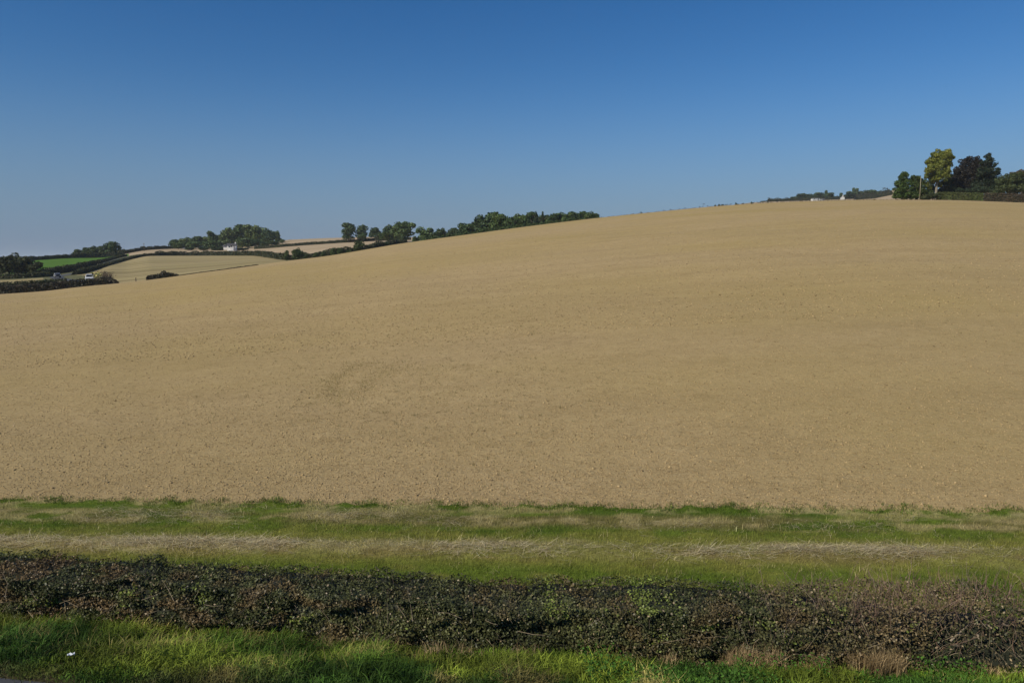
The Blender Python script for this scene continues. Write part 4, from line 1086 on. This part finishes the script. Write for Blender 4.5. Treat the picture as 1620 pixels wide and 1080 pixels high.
blades('straw_litter', x, y, z, rs.uniform(0.03, 0.12, n), rs.uniform(0.005, 0.011, n), rs.uniform(0,6.28,n), rs.normal(1.48,0.12,n), c, M['dry'], 1, flat=True, kind='stuff', label='chopped straw, with dark dashes painted as clod shadow and tufts, over the tilled soil')
x, y = scatter_field(9000, 0, 40.0); n = len(x); g_ = rs.random(n) < sstep(0.5, 0.7, fbm(x*0.12, y*0.08, 35)); x, y = x[g_], y[g_]; n = len(x)
x = np.repeat(x, 5) + rs.normal(0, 0.05, n*5); y = np.repeat(y, 5) + rs.normal(0, 0.05, n*5); n = len(x)
blades('volunteer_seedlings', x, y, ground_z(x, y), rs.uniform(0.05, 0.12, n), rs.uniform(0.008, 0.014, n), rs.uniform(0,6.28,n), rs.uniform(0.3,1.2,n), np.array([0.15,0.14,0.05])*(1+rs.normal(0,0.2,(n,1))), M['blade'], 1, kind='stuff', label='sparse olive seedlings dotted over the tilled soil')

# rank grass of the verge, in tufts
def tufts(name, n_t, per, xr, tf, hf, colf, lab, wid=(0.004,0.009), spread=0.07, lean=(0.35,1.25)):
    x = rs.uniform(*xr, n_t); t = rs.random(n_t); y = tf(x, t); hh = hf(x, y)
    X = np.repeat(x, per) + rs.normal(0, spread, n_t*per); Y = np.repeat(y, per) + rs.normal(0, spread, n_t*per); n = len(X)
    az0 = np.repeat(rs.uniform(0, 6.28, n_t), per); az = az0 + rs.normal(0, 1.1, n)
    ln = np.repeat(hh, per)*rs.uniform(0.55, 1.25, n)
    c = np.repeat(colf(x, y)*(1+rs.normal(0, 0.22, (n_t,1))), per, 0)*(1+rs.normal(0, 0.26, (n,1)))
    return blades(name, X, Y, (ground_z(X, Y) if name == 'edge_tufts' else near_z(X, Y))-0.01, ln, rs.uniform(*wid, n), az, rs.uniform(*lean, n), c, M['blade'], 2, kind='stuff', label=lab)
def vcol(x, y):
    f = fbm(x*0.9, y*1.3, 81); g = fbm(x*2.6, y*2.6, 83)
    c = np.array([0.085,0.160,0.018])[None]*np.ones((len(x),1))
    c = c + (np.array([0.19,0.240,0.030])-c)*sstep(0.46, 0.70, f)[:,None]
    c = c + (np.array([0.050,0.115,0.018])-c)*sstep(0.56, 0.40, f)[:,None]*0.8
    c = c + (np.array([0.36,0.29,0.10])-c)*sstep(0.66, 0.78, g)[:,None]*0.8
    h_ = fbm(x*1.7, y*2.4, 85); c = c*(0.55+0.75*sstep(0.35, 0.62, h_))[:,None]
    c = c*(0.80+0.25*sstep(-5, 1, x))[:,None]  # grass darkened towards the left, shade put into the colour
    c = c*1.22
    near = sstep(0.8, 0.1, y-road_y(x)); c = c + (np.array([0.17,0.15,0.06])-c)*(near*sstep(0.4,0.6,g))[:,None]*0.7
    return c
tufts('verge_grass', 6800, 22, (-9.5, 9.5), lambda x, t: road_y(x)+0.06 + (hedge_front(x)-road_y(x)+0.05-0.12*sstep(-3.5,-1.5,x))*t, lambda x, y: (0.08+0.19*sstep(0.1, 0.9, y-road_y(x))*(0.25+1.3*vn(x*1.9, y*1.9, 87)))*(1-0.45*sstep(0.45,0.1,hedge_front(x)-y)*sstep(-3.5,-1.5,x)), vcol,
      'long arching green grass on the verge between the road and the hedge', lean=(0.6,1.9), wid=(0.006,0.012), spread=0.05)
tufts('verge_grass', 2600, 22, (-9.5, 9.5), lambda x, t: road_y(x)+0.02 + (hedge_front(x)-road_y(x))*t, lambda x, y: 0.08+0.06*vn(x*2, y*2, 88), lambda x, y: vcol(x, y)*0.5,  # grass colour halved: shade in the gaps between tufts is painted in
      'short undergrowth of green verge grass, coloured dark as the shade between the tufts', lean=(0.2, 1.0))
tan_c = lambda x, y: np.array([0.42,0.31,0.165])[None]*(0.7+0.6*rs.random((len(x),1)))
tufts('dry_grass', 620, 26, (1.6, 9.5), lambda x, t: hedge_front(x) - 0.12 + 0.22*t + 0*x, lambda x, y: 0.03+0.27*sstep(0.48, 0.62, fbm(x*2.1, y*0+2, 89)), tan_c, 'dead straw coloured grass along the foot of the hedge at the right', spread=0.05, lean=(0.1,0.8))
tufts('dry_grass', 90, 18, (-8, 1.6), lambda x, t: hedge_front(x) - 0.25 + 0.3*t, lambda x, y: 0.14+0.1*vn(x, y, 4), tan_c, 'a few dead straw tufts along the foot of the hedge at the left', spread=0.06)
tufts('dry_grass', 700, 22, (-1, 11), lambda x, t: hedge_back(x) - 0.15 + 0.6*t*t, lambda x, y: 0.08+0.13*vn(x*1.2, y, 90), lambda x, y: tan_c(x, y)*np.array([1.0,1.02,1.0]), 'dry straw coloured grass just behind the hedge', spread=0.07, lean=(0.1,0.9))
tufts('dry_grass', 60, 20, (-6.5, -1.5), lambda x, t: road_y(x) + 0.6 + 1.2*t, lambda x, y: 0.28+0*x, lambda x, y: np.array([0.26,0.23,0.075])[None]*np.ones((len(x),1)), 'yellowing arching grass in the middle of the left verge', spread=0.05, lean=(0.5,1.4))
tufts('edge_tufts', 900, 14, (-17, 17), lambda x, t: edge_y(x) - 0.12 + 0.34*t*t, lambda x, y: 0.05+0.07*vn(x*2, y*2, 95), lambda x, y: np.array([0.095,0.145,0.02])[None]*(0.7+0.8*rs.random((len(x),1))),
      'small green tufts spilling from the mown strip onto the soil', spread=0.06, wid=(0.006,0.012))
tufts('dry_stems', 900, 7, (-16, 16), lambda x, t: hedge_back(x) + 0.5 + (field_line_y(x)-hedge_back(x)-0.6)*t, lambda x, y: 0.10+0.10*rs.random(len(x)), lambda x, y: np.array([0.42,0.36,0.17])[None]*(0.7+0.6*rs.random((len(x),1))),
      'scattered dead stalks standing in the mown strip', spread=0.10, lean=(0.5,1.9))
# broad leaved weeds among the grass at the right
n = 22000; x = rs.uniform(0.8, 9, n); t = rs.random(n); y = road_y(x)+0.25 + (hedge_front(x)-road_y(x)-0.3)*t
kp = fbm(x*1.2, y*1.5, 93) > 0.50; x, y = x[kp], y[kp]; n = len(x)
P = np.column_stack([x, y, near_z(x, y) + 0.05 + 0.22*rs.random(n)])
V, Fc = leaf_cards(P, np.tile([0,-0.2,1.0],(n,1)), 0.017, rs, 0.6, 0.8)
c = np.array([0.070,0.155,0.022])*(1+rs.normal(0,0.30,(n,1)))
link('nettles', mesh_from('nettles', V, Fc, M['blade'], cols=np.repeat(np.clip(c,0.004,1),4,0)), kind='stuff', label='bright green leafy weeds in the verge grass at the right')

# ---------------------------------------------------------------- the roadside hedge
HT = lambda x: 0.165 + 0.024*np.abs(x) + 0.010*np.maximum(x, 0) + 0.05*(fbm(x*0.8, x*0+5.1, 101)-0.5) + 0.10*(fbm(x*3.0, x*0+2.1, 102)-0.5)
def hedge_col(x, u, zf):
    n1 = fbm(x*1.1+u, zf*2.0+u, 111); n2 = fbm(x*2.7, zf*3.5+u*2, 113)
    c = np.array([0.056,0.062,0.024])[None]*np.ones((len(x),1))
    c = c + (np.array([0.085,0.090,0.034])-c)*sstep(0.45,0.65,n1)[:,None]
    red = sstep(0.46, 0.68, n2)*(0.55+0.3*sstep(-1,-6,x)); c = c + (np.array([0.140,0.092,0.045])-c)*red[:,None]
    right = sstep(2.0, 6.0, x)*sstep(0.38, 0.6, fbm(x*1.7, zf*2, 115)); c = c + (np.array([0.190,0.140,0.072])-c)*(right*0.75)[:,None]
    yg = (fbm(x*3.0, zf*4, 117)+rs.normal(0,0.06,len(x)) > 0.76); c[yg] = np.array([0.14,0.17,0.038])
    pale = rs.random(len(x)) < 0.035 + 0.10*sstep(2.5, 6.0, x); c[pale] = np.array([0.24,0.185,0.11])  # scattered pale leaves, hedge highlights put into the leaf colour
    return c
n = 210000
x = rs.uniform(-12, 12, n); side = rs.random(n)
u = np.where(side < 0.52, rs.uniform(0, 0.12, n), np.where(side < 0.85, rs.uniform(0, 1, n), rs.uniform(0.85, 1, n)))
zf = np.where((side >= 0.52) & (side < 0.85), 1-rs.random(n)**1.5*0.12, rs.random(n)**0.85)
lump = fbm(x*2.2, zf*2.2+u*2, 121, 4)
u2 = u - 0.20*(lump-0.5)*np.where(u < 0.5, 1, -1)*2 + 0.06*zf*np.where(u < 0.5, 1, -1)
zbase = near_z(x, hedge_front(x))
top = HT(x) - 0.04*np.abs(u-0.5) + 0.06*(fbm(x*4, u*3, 123)-0.5)
yy = hedge_front(x) + (hedge_back(x)-hedge_front(x))*u2
zz = zbase + (top - zbase)*zf
# thin and gappy to the right
thin = sstep(2.2, 6.5, x)
kp = rs.random(n) < 1 - thin*(0.50 + 0.40*sstep(0.45, 0.6, fbm(x*1.9, zf*2.5, 125)))
x, u, zf, yy, zz = x[kp], u[kp], zf[kp], yy[kp], zz[kp]; n = len(x)
N = np.column_stack([rs.normal(0, 0.2, n), np.where(u < 0.5, -1.0, 1.0)*(1-zf*0.6), 0.35+zf*0.7])
V, Fc = leaf_cards(np.column_stack([x, yy, zz]), N, 0.0165, rs, 0.62, 0.85)
c = hedge_col(x, u, zf)*1.25*(1+rs.normal(0, 0.34, (n,1)))
hr_ = link('hedge', None, loc=(0, 8.9, -0.45), label='long clipped dark leafy hedge crossing the whole foreground, ragged and twiggy at the right', category='hedge')
link('foliage', mesh_from('foliage', V, Fc, M['hedge_leaf'], cols=np.repeat(np.clip(c,0.004,1),4,0)), hr_, loc=(0,-8.9,0.45), kind='stuff')
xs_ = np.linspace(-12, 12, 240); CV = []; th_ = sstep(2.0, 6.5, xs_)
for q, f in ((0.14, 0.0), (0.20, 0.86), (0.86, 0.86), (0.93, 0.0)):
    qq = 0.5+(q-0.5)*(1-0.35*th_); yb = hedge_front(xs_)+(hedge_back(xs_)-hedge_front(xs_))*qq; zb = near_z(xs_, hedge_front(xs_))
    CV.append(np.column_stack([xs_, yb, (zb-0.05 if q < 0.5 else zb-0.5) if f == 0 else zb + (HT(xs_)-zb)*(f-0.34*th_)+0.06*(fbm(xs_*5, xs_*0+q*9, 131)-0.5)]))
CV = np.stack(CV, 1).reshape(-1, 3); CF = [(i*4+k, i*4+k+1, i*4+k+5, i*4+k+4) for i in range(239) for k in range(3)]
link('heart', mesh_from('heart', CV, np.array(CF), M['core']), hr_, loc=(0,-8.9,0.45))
# stems and cut twigs: thin three-sided rods in one mesh
def rods(x, y, z, dx, dy, dz, rad, cols, name, **kw):
    n = len(x); D_ = np.stack([dx,dy,dz],1); A = np.cross(D_, rs.normal(0,1,(n,3))); A /= np.linalg.norm(A,axis=1,keepdims=True)+1e-9; B_ = np.cross(D_, A); B_ /= np.linalg.norm(B_,axis=1,keepdims=True)+1e-9
    P0 = np.stack([x,y,z],1); mid = P0 + D_*0.5 + rs.normal(0,0.06,(n,3))*np.linalg.norm(D_,axis=1,keepdims=True); P1 = P0 + D_; rd = rad[:,None]
    V = []
    for P_, k in ((P0,1.0),(mid,0.75),(P1,0.35)):
        for a in (0, 2.094, 4.189): V.append(P_ + (A*math.cos(a)+B_*math.sin(a))*rd*k)
    V = np.stack(V, 1).reshape(-1,3); k = np.arange(n)[:,None]*9; F_ = []
    for r_ in (0, 3):
        for q in range(3): F_.append(np.concatenate([k+r_+q, k+r_+(q+1)%3, k+r_+3+(q+1)%3, k+r_+3+q], 1))
    return link(name, mesh_from(name, V, np.stack(F_,1).reshape(-1,4), M['dry'], cols=np.repeat(np.clip(cols,0.004,1),9,0)), **kw)
def twigset(n, xr, zr, length, rad, col, up=1.0, uf=(0,1)):
    x = rs.uniform(*xr, n); u = rs.uniform(*uf, n); y = hedge_front(x)+(hedge_back(x)-hedge_front(x))*u
    zb = near_z(x, hedge_front(x)); z = zb + (HT(x)-zb)*rs.uniform(*zr, n)
    L_ = rs.uniform(*length, n); d = rs.normal(0, 1, (n,3)); d[:,2] = np.abs(d[:,2])*0.5+up; d /= np.linalg.norm(d,axis=1,keepdims=True); d *= L_[:,None]
    return x, y, z, d[:,0], d[:,1], d[:,2], rs.uniform(*rad, n), np.array(col)*(1+rs.normal(0,0.25,(n,1)))
sets = [twigset(2600, (3.0, 12), (0.1, 0.95), (0.10, 0.42), (0.0018,0.0042), (0.26,0.185,0.135), 0.9),
        twigset(380, (2.5, 12), (0.0, 0.8), (0.12, 0.4), (0.0018,0.0035), (0.36,0.29,0.19), 0.8, (-0.05,0.2)),
        twigset(900, (-12, 12), (0.55, 1.0), (0.08, 0.24), (0.0016,0.003), (0.13,0.09,0.06), 1.2),
        twigset(170, (-12, 3), (0.2, 0.9), (0.15, 0.4), (0.002,0.004), (0.36,0.28,0.18), 0.0, (-0.06,0.05)),
        twigset(520, (3.6, 9.5), (0.65, 0.95), (0.15, 0.38), (0.0025,0.0045), (0.24,0.15,0.11), 2.5), twigset(1500, (4.0, 12), (0.2, 1.0), (0.1, 0.3), (0.002,0.004), (0.34,0.21,0.14), 0.9)]
x, y, z, dx, dy, dz, rd, cc = [np.concatenate([s_[k] for s_ in sets]) for k in range(8)]
rods(x, y, z, dx, dy, dz, rd, cc, 'twigs', parent=hr_, loc=(0,-8.9,0.45), kind='stuff')
def branch(px, r0_, r1_, px1, label=None):
    x0, y0_ = at(px, r0_, 8.25); x1, y1_ = at(px1, r1_, 8.35)
    pts = [(x0, y0_-0.02, z_at(r0_, 8.25, px)), ((x0+x1)/2+0.03, (y0_+y1_)/2, (z_at(r0_,8.25,px)+z_at(r1_,8.35,px1))/2+0.02), (x1, y1_, z_at(r1_, 8.35, px1))]
    mb = MB(); mb.tube(pts, [0.013,0.010,0.006], 6); o = mb.build('cut_branch', M['dead_wood'], hr_, smooth=True); o.location = (0,-8.9,0.45)
M['dead_wood'] = plain('dead_wood', (0.30,0.24,0.17), 0.8, noise=0.35, scale=30)
for a in ((1502,1012,986,1534),(1545,1002,1040,1548),(1400,1008,1016,1436),(1585,985,1000,1602),(1508,1018,1030,1522),(1330,1010,1020,1350),(1570,992,986,1540)): branch(*a)

# scrap of white litter on the verge
x, y = at(113, 1046, 7.62); z = float(near_z(np.array([x]), np.array([y]))[0])
mb = MB(); rl = random.Random(4); prof = []
for i in range(6):
    a = i/5*0.13-0.065
    prof.append((a, -0.022-rl.uniform(0,0.01), rl.uniform(0.0,0.02)+0.02*math.sin(i*1.4))); 
V = []; 
for i in range(6):
    a = i/5*0.085-0.0425
    for j in range(3): V.append((a, (j-1)*0.017*(1-abs(a)*3), 0.012*math.sin(i*2.1+j*1.7)+0.012))
top = [(i*3+j, i*3+j+1, i*3+j+4, i*3+j+3) for i in range(5) for j in range(2)]
Vb = [(a, b, c_-0.006) for a, b, c_ in V]; n0 = 18
bot = [tuple(reversed([q+n0 for q in f])) for f in top]
rim = [0,3,6,9,12,15,16,17,14,11,8,5,2,1]
side_f = [(rim[k], rim[(k+1)%14], rim[(k+1)%14]+n0, rim[k]+n0) for k in range(14)]
mb.add(V+Vb, top+bot+side_f)
o = mb.build('litter', M['paint'], None, scale=(0.85,0.85,0.85), loc=(x, y, z+0.10), rotz=0.5, label='small crumpled scrap of white litter lying in the verge grass at the lower left', category='litter')
o.rotation_euler = (0.5, 0.1, 0.55)

# ---------------------------------------------------------------- air
hz = bpy.data.materials.new('haze'); hz.use_nodes = True; hn = hz.node_tree.nodes; hn.remove(hn['Principled BSDF'])
pv = hn.new('ShaderNodeVolumePrincipled'); pv.inputs['Color'].default_value = (0.80, 0.88, 1.0, 1); pv.inputs['Density'].default_value = HAZE; pv.inputs['Anisotropy'].default_value = 0.0
hz.node_tree.links.new(pv.outputs[0], hn['Material Output'].inputs['Volume'])
mb = MB(); mb.box(-9500, 9500, -3500, 9500, -215, 75); mb.build('haze', hz, None, kind='stuff', label='thin blue autumn haze over the fields')

# faint curved patch of seedlings left of the middle of the field
def field_point(px, row):
    dx, dy, dz = ray(px, row); lo, hi = 16.0, 140.0
    Ys = np.linspace(lo, hi, 400); zr = ZC + dz/dy*Ys; zg = ground_z(dx/dy*Ys, Ys)
    k = int(np.argmax(zr < zg)); return dx/dy*Ys[k], Ys[k]
arc = [field_point(a, b) for a, b in ((640,575),(600,580),(560,578),(548,590),(530,600),(524,612),(522,622),(535,632),(560,638))]
arc2 = [field_point(a, b) for a, b in ((700,590),(640,583),(606,590),(592,602),(580,612),(575,622))]
xs1, ys1 = [], []
for A_, m_ in ((arc, 1500), (arc2, 800)):
    A_ = np.array(A_); t_ = rs.uniform(0, len(A_)-1, m_)
    xs1.append(np.interp(t_, np.arange(len(A_)), A_[:,0]) + rs.normal(0, 0.35, m_)); ys1.append(np.interp(t_, np.arange(len(A_)), A_[:,1]) + rs.normal(0, 0.5, m_))
x = np.concatenate(xs1); y = np.concatenate(ys1); n = len(x)
blades('volunteer_seedlings', x, y, ground_z(x, y), rs.uniform(0.05, 0.11, n), rs.uniform(0.010, 0.02, n), rs.uniform(0,6.28,n), rs.uniform(0.4,1.3,n), np.array([0.27,0.225,0.085])*(1+rs.normal(0,0.2,(n,1))), M['blade'], 1, kind='stuff', label='faint curved patch of olive seedlings in the tilled soil left of the middle')

# coarser clods further up the hill and a few weeds along the crest
x, y = scatter_field(60000, 0, 55.0); kp = (y > 34) & (y < 225); x, y = x[kp], y[kp]; n = len(x); z = ground_z(x, y)
sz = 0.022 + 0.032*rs.random(n)**2
V = OCT[None]*(sz[:,None,None])*rs.uniform(0.55, 1.4, (n,6,1)); V[...,2] *= 0.7; V = V + np.stack([x,y,z+sz*0.25],1)[:,None]
Fc = (OF[None] + (np.arange(n)*6)[:,None,None]).reshape(-1,3)
c = np.array([0.45,0.335,0.175])*(1+rs.normal(0, 0.18, (n,1))); dk = rs.random(n) < 0.22; c[dk] *= 0.62
link('soil_clods', mesh_from('soil_clods', V.reshape(-1,3), Fc, M['clod'], cols=np.repeat(np.clip(c,0,0.9),6,0)), kind='stuff', label='larger clods scattered up the slope of the tilled field')
pxs = rs.uniform(880, 1460, 420); Yc, rc = smooth_line(CREST, pxs)
xy = np.array([at(a, b, c_ + d) for a, b, c_, d in zip(pxs, rc, Yc, rs.uniform(-22, 3, 420))])
x = np.repeat(xy[:,0], 6) + rs.normal(0, 0.12, 2520); y = np.repeat(xy[:,1], 6) + rs.normal(0, 0.12, 2520)
blades('weeds', x, y, ground_z(x, y), np.repeat(rs.uniform(0.12, 0.38, 420), 6), rs.uniform(0.04, 0.09, 2520), rs.uniform(0,6.28,2520), rs.uniform(0.2,1.0,2520), np.array([0.14,0.11,0.05])*(1+rs.normal(0,0.2,(2520,1))), M['blade'], 1, kind='stuff', label='tiny dark weeds dotted along the crest of the field')
